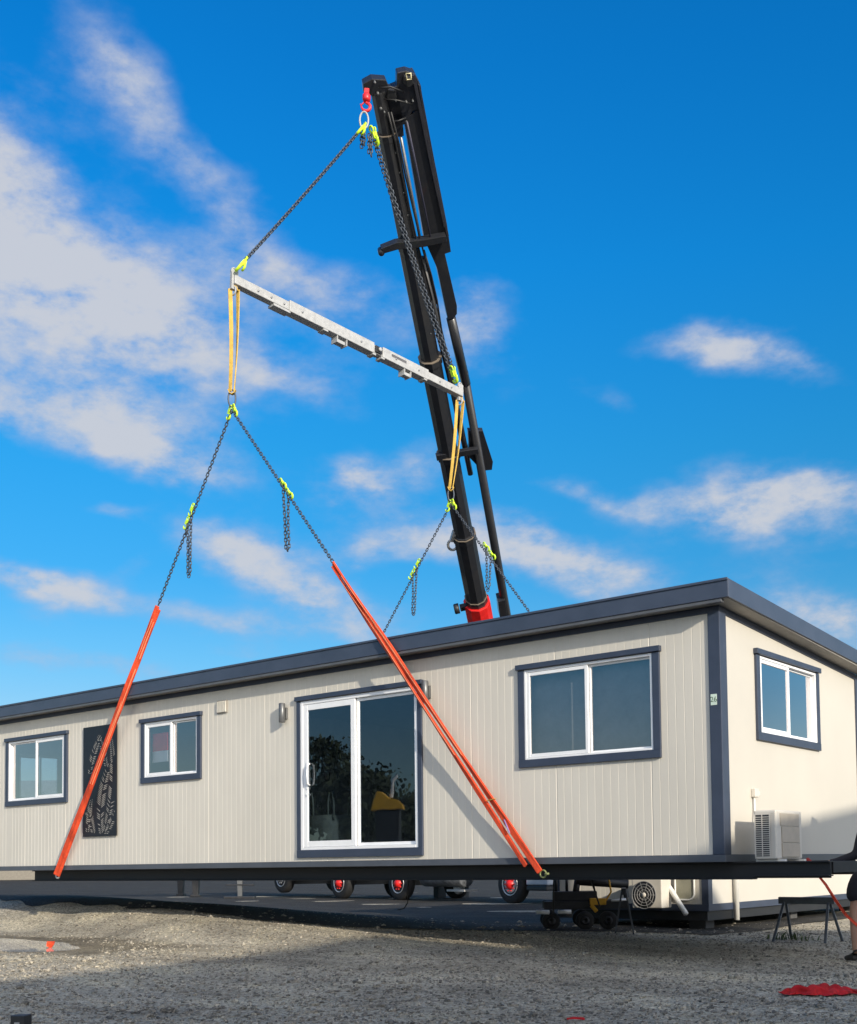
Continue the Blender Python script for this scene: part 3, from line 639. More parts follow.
# ------------------------------------------------------------------ crane truck
P4, P2 = deep(510, 885, 31), deep(339, 882, 37.5); P4.z = P2.z = 0
tf = (P4-P2).normalized(); tn = V((-tf.y, tf.x, 0)); th = tf.cross(V((0,0,1)))   # th: towards the camera side
if th.dot(CP-P4) < 0: th = -th
truck = empty('crane_truck', P4+th*-1.2, 'dark crane truck with tall black loader boom parked behind the cabin', 'truck')
def TK(f, s, z): return P4 + tf*f - th*s + V((0,0,z))    # s: metres away from the near side
def tbox(mb, f0, f1, s0, s1, z0, z1): mb.hexa([TK(f0,s0,z0), TK(f1,s0,z0), TK(f1,s1,z0), TK(f0,s1,z0), TK(f0,s0,z1), TK(f1,s0,z1), TK(f1,s1,z1), TK(f0,s1,z1)])
FD = []   # wheel offsets along the truck, by where each wheel stands in line
for u, v in ((510, 885), (398, 880), (339, 882), (281, 879)):
    s_ = sight(u, v); # intersect with near side plane
    t = (P4-CP).dot(th)/s_.dot(th); FD.append((CP+s_*t-P4).dot(tf))
wr = .525
def wheel(f, s, lift, red, steer=False):
    c = TK(f, s, wr+lift); axd = th if s < 1.2 else -th
    g = MB(); g.lathe(c, axd, [(.30, -.30), (.40, -.30), (wr-.03, -.28), (wr, -.24), (wr, -.04), (wr-.035, .0), (.36, .015), (.30, .0)], 40); w = g.build('wheel', TYRE, truck)
    g = MB(); g.lathe(c, axd, [(.30, -.02), (.315, .018), (.29, .02), (.27, -.03), (.24, -.06 if not steer else .0), (.12, -.05 if not steer else .01), (.10, .0)], 32); g.build('rim', RIM, w)
    g = MB(); g.lathe(c, axd, [(.15, -.045), (.15, .02), (.11, .06), (.08, .10), (.0001, .105)], 20)
    for k in range(10):
        a = 2*math.pi*k/10; g.lathe(c+(tf*math.cos(a)+V((0,0,1))*math.sin(a))*.185, axd, [(.018, -.06), (.018, .03), (.006, .05)], 8)
    g.build('hub', RED if red else RIM, w)
for f_, lift, red, st in zip(FD, (0, 0, 0, .16), (1, 1, 1, 0), (1, 0, 0, 0)):
    for s in (0.0, 2.4): wheel(f_, s, lift, red, st)
FB = FD[-1]-3.0
g = MB(); tbox(g, FB, 1.0, .75, .95, .72, 1.0); tbox(g, FB, 1.0, 1.45, 1.65, .72, 1.0)
for f_ in FD: tbox(g, f_-.08, f_+.08, .1, 2.3, .45, .62)
g.build('truck_chassis', BLACK, truck)
g = MB(); tbox(g, FB, -3.6, -.02, 2.42, 1.12, 1.30); tbox(g, FB, FB+.08, -.02, 2.42, 1.3, 2.0); g.build('deck', BLACK, truck, .01)
g = MB(); tbox(g, FB+.2, -3.7, -.03, .01, .86, 1.115); g.build('side_rail', BLACK, truck, .01)
# cab
g = MB()
prof = [(-1.0, .75), (1.35, .75), (1.42, 1.2), (1.38, 1.75), (1.15, 2.9), (.7, 3.15), (-.95, 3.1)]
k = len(prof); vs = [TK(a, -.06, b) for a, b in prof]+[TK(a, 2.46, b) for a, b in prof]
g.add(vs, [tuple(range(k)), tuple(range(2*k-1, k-1, -1))]+[(i, (i+1) % k, k+(i+1) % k, k+i) for i in range(k)]); cab = g.build('cab', TRUCKGREY, truck, .05)
g = MB(); tbox(g, .72, 1.55, -.075, 2.475, .50, .90); g.build('bumper', TRUCKGREY, cab, .04)
g = MB(); tbox(g, .72, 1.5, -.06, 2.46, .36, .495); g.build('bumper_skirt', BLACK, cab, .03)
for s in (-.08, 2.48):
    g = MB(); tbox(g, -.35, 1.05, s-.006, s+.006, 1.85, 2.7); g.build('side_window', mat('dark_glass', (.015, .02, .025), .06), cab)
    g = MB(); tbox(g, -.55, .55, s-.02, s+.02, 1.05, 1.2); g.build('mudguard', BLACK, cab)
g = MB(); g.add([TK(1.39, .1, 1.85), TK(1.39, 2.3, 1.85), TK(1.20, 2.2, 2.8), TK(1.20, .2, 2.8)], [(0,1,2,3)]); g.build('windscreen', mat('dark_glass', (.015, .02, .025), .06), cab)
for s in (.25, 2.15):
    g = MB(); g.lathe(TK(1.56, s, .72), tf, [(.10, -.02), (.10, .012), (.06, .016)], 16); g.build('headlight', RIM, cab)
g = MB(); a = TK(.95, -.1, .78); g.tube([a, a+th*.06, a+th*.06+tf*.18, a+tf*.18], .02, 8); g.build('step_handle', BLACK, cab)
g = MB(); c = TK(-2.95, .12, .72); g.lathe(c-tf*.95, tf, [(.27, 0), (.29, .02), (.29, 1.88), (.27, 1.9)], 28); g.build('fuel_tank', mat('tank_alu', (.30, .32, .35), .35, metal=.7, var=.3, scale=9), truck)
g = MB(); c = TK(-2.5, .3, .42); g.lathe(c, th, [(.18, 0), (.2, .02), (.2, .12), (.10, .16)], 16); tbox(g, -2.9, -2.1, .1, .6, .30, .36); g.build('stabiliser_foot', GALV, truck)
for f_ in ((FD[1]+FD[2])/2, (FD[1]+FD[2])/2+.35, FD[1]+.75, FD[2]-.9, -.62):
    g = MB(); g.lathe(TK(f_, .05, .74), th, [(.08, -.2), (.10, -.18), (.10, -.02), (.06, 0)], 16); g.build('brake_chamber', RED, truck)
g = MB(); tbox(g, FD[-1]-2.3, FD[-1]-1.9, -.04, .0, .78, .87); g.build('marker_lamp', AMBER, truck)
# outriggers at the rear
for u, vb, w, pad in ((181, 896, .20, .30), (196, 897, .20, .34), (240, 898.6, .14, 1.05)):
    b = on_z(u, vb, 0); b2 = V((b.x, b.y, gz(b.x, b.y)))
    g = MB(); g.bar(b2+V((0,0,.08)), b2+V((0,0,1.25)), w, w, RT, w*1.5, w*1.5); lg = g.build('outrigger_leg', BLACK if pad < .5 else mat('dull_steel', (.10, .105, .11), .5), truck, .01)
    g = MB(); q_ = RT*pad/2
    g.bar(b2-q_+V((0,0,.05)), b2+q_+V((0,0,.05)), .35, .08)
    if pad > .5: g.bar(b2-q_*.9+V((0,0,.48)), b2+q_*.9+V((0,0,.48)), .2, .05)
    g.build('outrigger_pad', BLACK, lg, .008)
# column and boom
B0 = deep(516, 806, 33.0); T0 = on_y(378.5, 90, 2.35)
colb = V((B0.x, B0.y, 1.3))
g = MB(); g.bar(colb-V((0,0,.4)), B0+V((0,0,.5)), .75, .8, RT, .6, .7); g.lathe(V((B0.x, B0.y, 1.2)), (0,0,1), [(.75, 0), (.75, .25), (.6, .3)], 28); column = g.build('crane_column', RED, truck, .03)
ba = (T0-B0).normalized(); bs = ba.cross(fw); bs = -bs if bs.dot(RT) < 0 else bs; bs.normalize(); bn = bs.cross(ba); bn = bn if bn.dot(CP-B0) > 0 else -bn
def on_b(u, v, off=0):  # point of the plane through the boom axis that faces the yard, off metres in front
    d = sight(u, v); p0 = B0+bn*off; return CP+d*((p0-CP).dot(bn)/d.dot(bn))
def bt(v):              # axis point seen at image height v
    lo, hi = 0., 1.
    for _ in range(50):
        mid = (lo+hi)/2; p = B0.lerp(T0, mid); d = p-CP; y = CY-FPX*d.dot(UP)/d.dot(fw)
        if y > v: lo = mid
        else: hi = mid
    return B0.lerp(T0, (lo+hi)/2)
def pxm(p): return (p-CP).dot(fw)/FPX
def deca(mb, a, b, ra, rb, n=10):
    pr = []
    for c, r in ((a, ra), (b, rb)):
        for k in range(n):
            t = 2*math.pi*(k+.5)/n; pr.append(c+bs*r*math.cos(t)+bn*r*1.12*math.sin(t))
    mb.add(pr, [(k, (k+1) % n, n+(k+1) % n, n+k) for k in range(n)]+[tuple(range(n))[::-1], tuple(range(n, 2*n))])
stage = [(601, 806, 25.0), (532, 603, 22.3), (454, 540, 20.6), (357, 462, 21.2), (243, 364, 20.6), (133, 250, 19.0), (86, 138, 17.0)]
boom = None
for i, (va, vb, px) in enumerate(stage):
    a, b = bt(vb), bt(va); ra = px/2*pxm(bt((va+vb)/2))*.985
    g = MB(); deca(g, a, b, ra*1.0, ra*1.0)
    if i == 0: boom = g.build('crane_boom', RED, truck, .01)
    else: g.build('boom_section', BOOM, boom, .008)
for v, px in ((599, 22.8), (536, 24.5), (455, 23.5), (360, 24), (245, 22.5), (136, 20.5)):
    p = bt(v); r = px/2*pxm(p); g = MB(); d = ba*3.0*pxm(p); deca(g, p-d, p+d, r, r); g.build('boom_collar', BOOM, boom, .006)
    g = MB(); d = ba*.8*pxm(p); deca(g, p+d*4.0, p+d*4.8, r*1.02, r*1.02); g.build('wear_pad', mat('pad_brown', (.16, .13, .10), .6), boom)
def plate(nm, quad, t, off, m, par, bev=.006):
    a = [on_b(u, v, off+t/2) for u, v in quad]; n = len(a); g = MB()
    g.add(a+[p-bn*t for p in a], [tuple(range(n)), tuple(range(2*n-1, n-1, -1))]+[(i, (i+1) % n, n+(i+1) % n, n+i) for i in range(n)]); return g.build(nm, m, par, bev)
# folded extension jib along the boom
jib = plate('folding_jib', [(404, 120), (423, 106), (436, 168), (447, 224), (451, 252), (445, 254), (457, 306), (457, 314), (454, 318), (448, 320), (437, 268), (424.5, 240)], .26, -.05, BOOM, truck)
plate('jib_head', [(385, 92), (392, 88), (397, 86), (397, 73), (406, 71), (415, 74), (421, 86), (424, 108), (412, 112), (406, 124), (392, 130)], .20, -.02, BOOM, jib, .015)
plate('jib_edge', [(412, 76), (415, 75), (433, 160), (446, 226), (444, 228), (429, 160)], .30, -.02, mat('edge_grey', (.05, .052, .065), .4, metal=.4), jib, .004)
plate('jib_edge', [(418, 84), (420.5, 86), (440, 190), (449, 236), (447, 238), (437, 190)], .31, -.04, mat('edge_grey', (.05, .052, .065), .4, metal=.4), jib, .004)
g = MB(); g.tube([on_b(464, 372), on_b(507, 616), on_b(515, 660)], [4.3*pxm(bt(380)), 4.3*pxm(bt(610)), 4.3*pxm(bt(640))], 12); g.build('jib_ram', BOOM, jib)
g = MB(); g.tube([on_b(451, 318), on_b(466, 384)], [4.9*pxm(bt(330)), 4.9*pxm(bt(380))], 12); g.build('ram_sleeve', BOOM, jib)
g = MB(); g.tube([on_b(421, 258), on_b(449, 372), on_b(461, 428), on_b(470.5, 474)], [p*pxm(bt(400)) for p in (4, 3.4, 3, 3)], 10); g.build('inner_ram', BOOM, jib)
g = MB(); g.tube([on_b(399.5, 130, .05), on_b(421, 244, .05)], 1.5*pxm(bt(180)), 8); g.build('chrome_rod', GREYROD, jib)
g = MB(); g.tube([on_b(407, 122, .18), on_b(416, 165, .18), on_b(431, 240, .18)], 1.0*pxm(bt(180)), 6); g.build('hydraulic_hose', mat('hose_violet', (.06, .06, .10), .5), jib)
plate('ram_guide', [(467, 455), (469, 446), (468, 431), (483, 431), (493, 462), (492, 470), (482, 471)], .12, -.05, BOOM, jib)
for k, (pa, pm_, pz) in enumerate((((388, 112), (402, 176), (432, 300)), ((391, 112), (406, 178), (437, 304)), ((424, 250), (437, 300), (460, 440)))):
    g = MB(); g.tube([on_b(*pa, .16), on_b((pa[0]+pm_[0])/2+.8, (pa[1]+pm_[1])/2, .17), on_b(*pm_, .16), on_b((pm_[0]+pz[0])/2-.8, (pm_[1]+pz[1])/2, .17), on_b(*pz, .16)], .016, 6); g.build('hydraulic_hose', BLACK, boom)
plate('ram_bracket', [(436, 456), (452, 453), (478, 449), (479, 454), (454, 458), (437, 461)], .10, .16, BOOM, boom)
plate('ram_bracket', [(498, 602), (505, 600), (507, 616), (500, 618)], .3, .0, BOOM, boom)
plate('link_arm', [(381, 249), (396, 243), (424, 240), (446, 236), (447, 242), (425, 247), (397, 250), (383, 254)], .16, .17, BOOM, boom)
g = MB(); c = on_b(381, 251.5, .17); g.lathe(c-bn*.08, bn, [(.04, 0), (.055, .02), (.055, .14), (.04, .16)], 14); c = on_b(409, 160, .22); g.build('link_knob', BOOM, boom)
plate('head_block', [(363, 84), (372, 79), (386, 80), (391, 92), (390, 100), (380, 101), (372, 96), (364, 95)], .20, .0, BOOM, boom, .012)
plate('head_block', [(385, 88), (398, 88), (404, 122), (396, 126), (388, 108)], .16, .0, BOOM, boom, .012)
plate('head_bracket', [(388, 90), (395, 91), (397, 98), (391, 103), (387, 98)], .26, .02, BLACK, boom, .008)
plate('head_bracket', [(404, 76), (412, 78), (414, 84), (409, 88), (403, 84)], .26, .02, BLACK, jib, .008)
for k, (ua, va, ub, vb) in enumerate(((378, 88, 404, 92), (384, 99, 412, 104), (390, 122, 406, 118))):
    g = MB(); g.tube([on_b(ua, va, .13), on_b((ua+ub)/2, (va+vb)/2-3+k*2, .17), on_b(ub, vb, .13)], .013, 6); g.build('hydraulic_hose', BLACK, boom)
for v in (150, 170, 190, 212, 270, 300, 330, 395, 420, 490, 512, 560, 580):
    p = bt(v); q = 8.6*pxm(p); g = MB(); g.lathe(p+bs*q*.55+bn*q*1.02, bn, [(.016, 0), (.016, .012)], 8); g.build('bolt', mat('pin_steel', (.16, .165, .17), .5, metal=.3), boom)
plate('jib_link', [(391, 118), (402, 112), (404, 136), (394, 138)], .2, -.02, BOOM, jib)
for u, v in ((376, 83), (379, 94), (382, 108), (384, 111), (396, 101), (406, 103), (412, 101), (415, 101)):
    pass
g = MB(); p = [on_b(406.2, 73.5, .2), on_b(410.8, 73.2, .2), on_b(411.4, 79.2, .2), on_b(406.8, 79.8, .2)]
g.tube(p, .012, 6, closed=True); g.build('lamp_guard', mat('guard_cream', (.72, .66, .40), .5), jib)
for u, v, r in ((378, 94, .03), (375, 83, .025), (381, 109, .03), (384.5, 112.5, .02), (396, 101, .022), (406.5, 102.5, .022), (413, 101.5, .02), (407, 123, .025)):
    g = MB(); g.lathe(on_b(u, v, .17), bn, [(r*.7, -.06), (r*.7, .0), (r*.4, .008)], 12); g.build('pin', mat('pin_steel', (.16, .165, .17), .5, metal=.3), boom)
c = on_b(460, 608, .05); g = MB(); g.bar(c, c+bs*.3, .12, .12, bn); g.lathe(c-bs*.02, bs, [(.10, -.12), (.12, -.1), (.12, 0)], 14); g.build('boom_knob', BLACK, boom)
c = on_b(452.5, 545, .05); g = MB(); g.ring(c, ba, bs, .14, .10, .03, 14, 8); g.bar(c+ba*.12, c+ba*.35+bs*.1, .1, .08, bn); g.build('tie_eye', GALV, boom)
# red hook
hk = on_y(367, 89, 2.02); g = MB()
g.bar(hk, on_y(366.5, 96, 2.02), .07, .05, RT); g.lathe(on_y(366.5, 97.5, 2.02), (0,0,1), [(.05, -.06), (.062, -.03), (.062, .03), (.04, .06)], 14)
c = on_y(366, 107, 2.02)
g.tube([c+V((0,0,.11))]+[c+RT*.065*math.sin(t)+V((0,0,.065*math.cos(t))) for t in (.1, .7, 1.3, 1.9, 2.5, 3.1, 3.7, 4.3)]+[c-RT*.085+V((0,0,.05))], [.022]+[.024]*7+[.016, .007], 8)
g.bar(c+V((0,0,.10)), c-RT*.07+V((0,0,.03)), .02, .012)
g.build('load_hook', mat('hook_red', (.70, .02, .03), .4), boom)

# ------------------------------------------------------------------ neighbouring cabin
nb = empty('portable_cabin', (-3.24, 6.06, .30), 'second cream cabin on blocks standing behind the lifted one', 'cabin')
NX0, NX1, NY0, NY1, NZ = -6.13, -3.24, 6.06, 13.4, ZF-.74
MF = lambda x, z, n: V((x, NY0-n, z+NZ)); ME = lambda y, z, n: V((NX1+n, y, z+NZ)); MB2 = lambda x, z, n: V((x, NY1+n, z+NZ)); ML = lambda y, z, n: V((NX0-n, y, z+NZ))
wall_mesh(MF, NX0, NX1, 0, 2.3, [], groove=[.098]).build('front_wall', [CREAM, LINING], nb)
for M_, a, b in ((ME, NY0, NY1), (ML, NY0, NY1)): wall_mesh(M_, a, b, 0, 2.3, []).build('end_wall', [CREAM_END, LINING], nb)
wall_mesh(MB2, NX0, NX1, 0, 2.3, []).build('back_wall', [CREAM, LINING], nb)
g = MB(); g.box((NX0-.2, NY0-.2, NZ+2.3), (NX1+.2, NY1+.2, NZ+2.5)); g.build('roof', ROOF, nb, .01)
for x, y in ((NX1-.10, NY0-.02), (NX0-.02, NY0-.02), (NX1-.10, NY1-.12)):
    g = MB(); g.box((x, y, NZ-.1), (x+.12, y+.14, NZ+2.3)); g.build('corner_post', TRIM, nb, .005)
g = MB(); g.box((NX0-.022, NY0-.022, NZ-.11), (NX1+.022, NY1+.02, NZ-.002)); g.build('base_trim', TRIM, nb, .005)
for y in (NY0+.3, (NY0+NY1)/2, NY1-.5):
    for x in (NX0+.2, NX1-.5): g = MB(); g.box((x, y, gz(x, y)-.05), (x+.3, y+.3, NZ-.262)); g.build('foundation_block', mat('shade_dark_block', (.08, .08, .08), .9, bump=.3), nb, .01)  # block colour darkened to stand in for shade below the cabin
g = MB(); g.box((NX0+.03, NY0+.03, NZ-.26), (NX1-.03, NY1-.03, NZ-.112)); g.build('bearer_shade_slab', BLACK, nb)  # solid black slab fills the gap that only shade makes dark
g = MB(); q = on_x(736, 880, NX1+.06); g.tube([V((q.x, q.y, NZ+2.25)), V((q.x, q.y, .12))], .045, 14); g.build('downpipe', PVC, nb)
a0, a1 = on_y(632, 890, NY0-.42), on_y(661.5, 890, NY0-.42)
g = MB(); zt, zbq = NZ+.40, on_y(640, 908, NY0-.42).z; g.box((a0.x, NY0-.42, zbq), (a1.x, NY0-.10, zt)); na = g.build('air_conditioner', ACW, nb, .015)
cc = V((a0.x*.58+a1.x*.42, NY0-.424, (zt+zbq)/2-.02))
g = MB(); g.lathe(cc, (0,1,0), [(.215, 0), (.215, .003)], 32); g.build('fan_opening', DARKVOID, na)
g = MB()
for r in (.215, .17, .125, .08): g.ring(cc-V((0,.012,0)), V((1,0,0)), V((0,0,1)), r, r, .006, 32, 5)
for k in range(10):
    a = 2*math.pi*k/10; g.tube([cc-V((0,.012,0)), cc+V((math.cos(a)*.215, -.012, math.sin(a)*.215))], .004, 5)
g.build('fan_guard', mat('guard_grey', (.28, .28, .28), .5), na)
g = MB(); g.lathe(cc-V((0,.014,0)), (0,-1,0), [(.04, 0), (.035, .015)], 14); g.build('fan_hub', ACW, na)
g = MB(); g.tube([on_y(664, 866, NY0-.06), on_y(667, 884, NY0-.10), on_y(673, 893, NY0-.16), on_y(686, 914, NY0-.30)], .042, 12); g.build('drain_pipe', PVC, nb)
g = MB(); f0, f1 = on_y(675, 880, NY0-.03), on_y(694.5, 900, NY0-.03); x0, x1, zz = f0.x, f1.x, f1.z
pth = [(x0, zz+.9), (x0, zz+.08), (x0+.03, zz+.03), (x0+.08, zz), (x1-.08, zz), (x1-.03, zz+.03), (x1, zz+.08), (x1, zz+.9)]
g.tube([V((a, NY0-.035, b)) for a, b in pth], .016, 8); hh = g.build('hatch_trim', PVC, nb)
g = MB(); g.box((x0+.01, NY0-.03, zz+.01), (x1-.01, NY0-.022, zz+.9)); g.build('hatch', mat('hatch_olive', (.30, .29, .22), .6), nb)

# ------------------------------------------------------------------ small equipment
def trestle(top0, top1, h, spread, lab, m, w=.034):
    a, b = V(top0), V(top1); d = (b-a).normalized(); s = V((-d.y, d.x, 0))
    e = empty('trestle', ((a.x+b.x)/2, (a.y+b.y)/2, gz(a.x, a.y)), lab, 'trestle', 'steel trestles under the lift')
    g = MB(); g.bar(a-d*.08, b+d*.08, .07, .09, s); g.build('top_beam', m, e, .006)
    for p in (a, b):
        for k in (-1, 1):
            ft = p+s*k*spread+d*(.05 if p is a else -.05)*-1; ft.z = gz(ft.x, ft.y)+.002
            g = MB(); g.bar(p+s*k*.03-V((0,0,.02)), ft, w, w*.6, d); g.build('leg', m, e, .003)
    return e
SAW = mat('trestle_grey', (.11, .125, .145), .5, metal=.2, var=.2, scale=12)
ta, tb = on_y(785, 902, 4.05), on_y(829, 903, 4.05); ta.z = tb.z = .55
trestle(ta, tb, .55, .30, 'low grey steel trestle standing below the air conditioner', SAW)
ta = on_g(624.5, 934); ta.z += .60; tdir = V((ta.x-CP.x, ta.y-CP.y, 0)).normalized()
trestle(ta, ta+tdir*.5, .6, .13, 'dark trestle carrying the tow bar of the dolly', mat('trestle_dark', (.05, .055, .065), .5), .04)
# towing dolly
dl = on_g(578, 929.5); dolly = empty('towing_dolly', dl, 'dark wheeled towing dolly with yellow winch under the cabin', 'dolly')
ux = V((.80, .60, 0)); uy = V((-.60, .80, 0))
def D(a, b, z): return dl+ux*a+uy*b+V((0,0,z))
def dbox(mb, a0, a1, b0, b1, z0, z1): mb.hexa([D(a0,b0,z0), D(a1,b0,z0), D(a1,b1,z0), D(a0,b1,z0), D(a0,b0,z1), D(a1,b0,z1), D(a1,b1,z1), D(a0,b1,z1)])
g = MB(); dbox(g, -.5, .75, .0, .09, .30, .42); dbox(g, -.5, .75, .62, .71, .30, .42)
for a in (-.45, .0, .65): dbox(g, a, a+.09, .09, .62, .31, .41)
dbox(g, -.35, .30, .1, .6, .42, .56); g.build('frame', BLACK, dolly, .008)
for a, b in ((-.40, -.08), (.10, -.08), (.44, -.06), (-.40, .78), (.10, .78)):
    g = MB(); g.lathe(D(a, b, .135), uy, [(.07, -.06), (.12, -.06), (.135, -.04), (.135, .04), (.12, .06), (.07, .06)], 24); w_ = g.build('wheel', TYRE, dolly)
    g = MB(); g.lathe(D(a, b, .135), uy, [(.068, -.065), (.03, -.075), (.03, .075), (.068, .065)], 16); g.build('rim', BLACK, w_)
for a in (-.62, -.30):
    g = MB(); g.tube([D(a, -.16, .27), D(a+.19, -.20, .27)], .032, 12); g.build('axle_tube', WHITE, dolly)
g = MB(); g.tube([D(.0, .2, .72), D(.78, .25, .66)], .07, 14); g.tube([D(.02, .2, .74), D(-.02, .2, .5)], .05, 10); g.bar(D(.72,.25,.66), D(.76,.25,.45), .06, .06); g.tube([D(.45,.22,.74), D(.5,.22,.80), D(.56,.22,.74)], .012, 6); g.build('tow_bar', BLACK, dolly)
g = MB(); dbox(g, .18, .42, -.06, .06, .36, .46); g.bar(D(.2, -.02, .36), D(.28, -.02, .26), .08, .06); g.tube([D(.42, 0, .42), D(.5, 0, .55), D(.47, 0, .75)], .014, 8); g.build('winch', mat('winch_yellow', (.62, .32, .02), .5), dolly, .01)
g = MB(); g.tube([D(.5, -.05, .42), D(.72, -.05, .44)], .018, 8); g.build('winch_handle', WHITE, dolly)
for a in (-.30, -.14):
    g = MB(); g.tube([D(a, .3, .56), D(a, .3, .78)], .022, 8); g.build('post', BLACK, dolly)
# pale timber beam behind the truck
q2 = deep(431, 885, 37.); q2.z = 0
g = MB(); g.bar(q2+V((0,0,.50)), q2+RT*1.1+V((0,0,.40)), .2, .18, None, .14, .08); g.cur = 1; g.bar(q2+RT*.15+V((0,0,.2)), q2+RT*.15+V((0,.4,.2)), .2, .4); g.bar(q2+RT*.9+V((0,0,.17)), q2+RT*.9+V((0,.4,.17)), .2, .34)
tag(recentre(g.build('timber_beam', [TIMBER, BLACK], None, .01)), 'pale timber beam propped on blocks between the truck wheels', 'timber')
# tag line hanging from the frame, rag and weeds
g = MB(); c = [on_y(812, 868, 1.2), on_y(818, 875, 1.2), on_y(826, 885, 1.3), on_y(836, 901, 1.4), on_y(846, 915, 1.5), on_y(857, 925, 1.6), on_y(872, 930, 1.6), on_y(895, 915, 1.62), on_y(905, 885, 1.62)]
g.ribbon(c, [V((math.cos(i*.9), -.4, math.sin(i*.9))) for i in range(len(c))], [.03]*len(c), .008)
ln_ = g.build('tag_line', mat('red_orange_webbing', (.72, .07, .03), .8, var=.2, scale=20)); tag(recentre(ln_), 'red tag line hanging from the frame to the person', 'rope')
g = MB(); k0 = on_y(811, 865, 1.2); g.tube([k0+V((-.05,0,.06)), k0, k0+V((.06,0,-.05)), k0+V((.10,0,-.09))], [.03, .04, .03, .015], 8); g.build('knot', mat('dark_red_webbing', (.30, .02, .02), .8), ln_)
g = MB(); rg = random.Random(5); c0 = on_g(820, 995); nx, ny = 44, 16; vs = []
rv = V((RT.x, RT.y, 0)).normalized(); dv = V((-fw.x, -fw.y, 0)).normalized()
for j in range(ny):
    for i in range(nx):
        t = i/(nx-1)*2-1; s = j/(ny-1)*2-1
        wd = .11*(1-.6*abs(t)**3)*(1+.3*math.sin(4*t))
        fold = .012*math.sin(7*t+3*s)+.010*math.sin(13*t-6*s+1)+.012*math.sin(5*s*2+6*t)
        hgt = (1-s*s)*(.085*(.35+.65*math.exp(-((t+.15)/.4)**2)+.4*math.exp(-((t-.55)/.2)**2))+fold)
        vs.append(c0+rv*(t*.30+.02*math.sin(7*s))+dv*(-s*wd+.03*math.sin(5*t+2)+.02*math.sin(13*t))+V((0,0,hgt)))
for p in vs: p.z = max(p.z, c0.z+.010+.006*math.sin(p.x*40)**2)
g.add(vs, [(j*nx+i, j*nx+i+1, (j+1)*nx+i+1, (j+1)*nx+i) for j in range(ny-1) for i in range(nx-1)], True)
g.ribbon([c0+RT*.30+V((0,0,.03)), c0+RT*.42+V((0,0,.02)), c0+RT*.6+V((0,.03,.03)), c0+RT*.8+V((0,.05,.02))], [V((0,1,.2))]*4, [.05]*4, .008)
tag(recentre(g.build('strap_bundle', REDCLOTH)), 'crumpled red fabric strap lying on the gravel at the right', 'strap')
g = MB(); c0 = on_g(574, 1021); g.ribbon([c0-RT*.05+V((0,0,.015)), c0+V((0,0,.022)), c0+RT*.06+V((0,.02,.014))], [V((0,1,0))]*3, [.03, .04, .03], .012)
tag(recentre(g.build('litter', REDCLOTH)), 'tiny dark red scrap on the gravel at the bottom edge', 'litter')
c0 = on_g(49, 948.5); g = MB(); g.ribbon([c0+V((0,0,.02)), c0+V((.03,.0,.06)), c0+V((.0,.03,.09)), c0+V((-.06,.05,.06)), c0+V((-.10,.05,.02))], [V((.8,.6,0))]*5, [.07, .10, .10, .08, .05], .012)  # orange ribbon stands in for the strap's reflection in the puddle
tag(recentre(g.build('strap_reflection_piece', ORANGE)), 'small orange piece standing in for the strap reflection in the puddle', 'stand-in')
c0 = on_g(14, 1031); g = MB(); g.bar(c0+V((0,0,.055)), c0+V((.09,.05,.055)), .10, .11); o = g.build('charger_box', BLACK, None, .008); tag(recentre(o), 'small black box standing on the gravel at the bottom left corner', 'box')
g = MB(); p = origin_of(o)+V((.01,-.05,.05)); g.bar(p, p+V((.03,.016,0)), .02, .03); g.build('label_plate', GALV, o)
g = MB(); c0 = on_g(792, 940); rg = random.Random(9)
for k in range(60):
    a = rg.uniform(0, 6.28); r = rg.random()**.6*.36; b = c0+V((math.cos(a)*r, math.sin(a)*r*.8, 0)); h = rg.uniform(.04, .19)*(1-r); d = V((rg.uniform(-.5,.5), rg.uniform(-.5,.5), 0)); w_ = rg.uniform(.006, .014); s = V((math.cos(a+1), math.sin(a+1), 0))
    g.add([b-s*w_, b+s*w_, b+d*h*.4+V((0,0,h*.7))+s*w_*.7, b+d*h+V((0,0,h)), b+d*h*.4+V((0,0,h*.7))-s*w_*.7], [(0,1,2,3,4)])
tag(recentre(g.build('weed', GREEN)), 'low green weeds growing between the trestle legs', 'plant')

# ------------------------------------------------------------------ person at the right edge
def skinned(name, verts, edges, material, parent, lvl=2):
    o0 = origin_of(parent) if parent else V((0,0,0))
    me = bpy.data.meshes.new(name); me.from_pydata([tuple(V(v[0])-o0) for v in verts], edges, []); me.update()
    ob = bpy.data.objects.new(name, me); COL.objects.link(ob); ob.parent = parent
    md = ob.modifiers.new('skin', 'SKIN'); md.use_smooth_shade = True; md.branch_smoothing = .6
    for i, v in enumerate(verts):
        sv = me.skin_vertices[0].data[i]; sv.radius = v[1] if isinstance(v[1], tuple) else (v[1], v[1]); sv.use_root = (i == 0)
    s = ob.modifiers.new('sub', 'SUBSURF'); s.levels = lvl; s.render_levels = lvl
    me.materials.append(material); return ob
pb = on_g(874, 961.5); pf = V((-.80, .60, 0)); ps = V((.60, .80, 0))   # faces the cabin
def PP(f, s, z): return V((pb.x, pb.y, pb.z))+pf*f+ps*s+V((0,0,z))
def q_(f, s, z, r): return (PP(f, s, z), r)
person = None
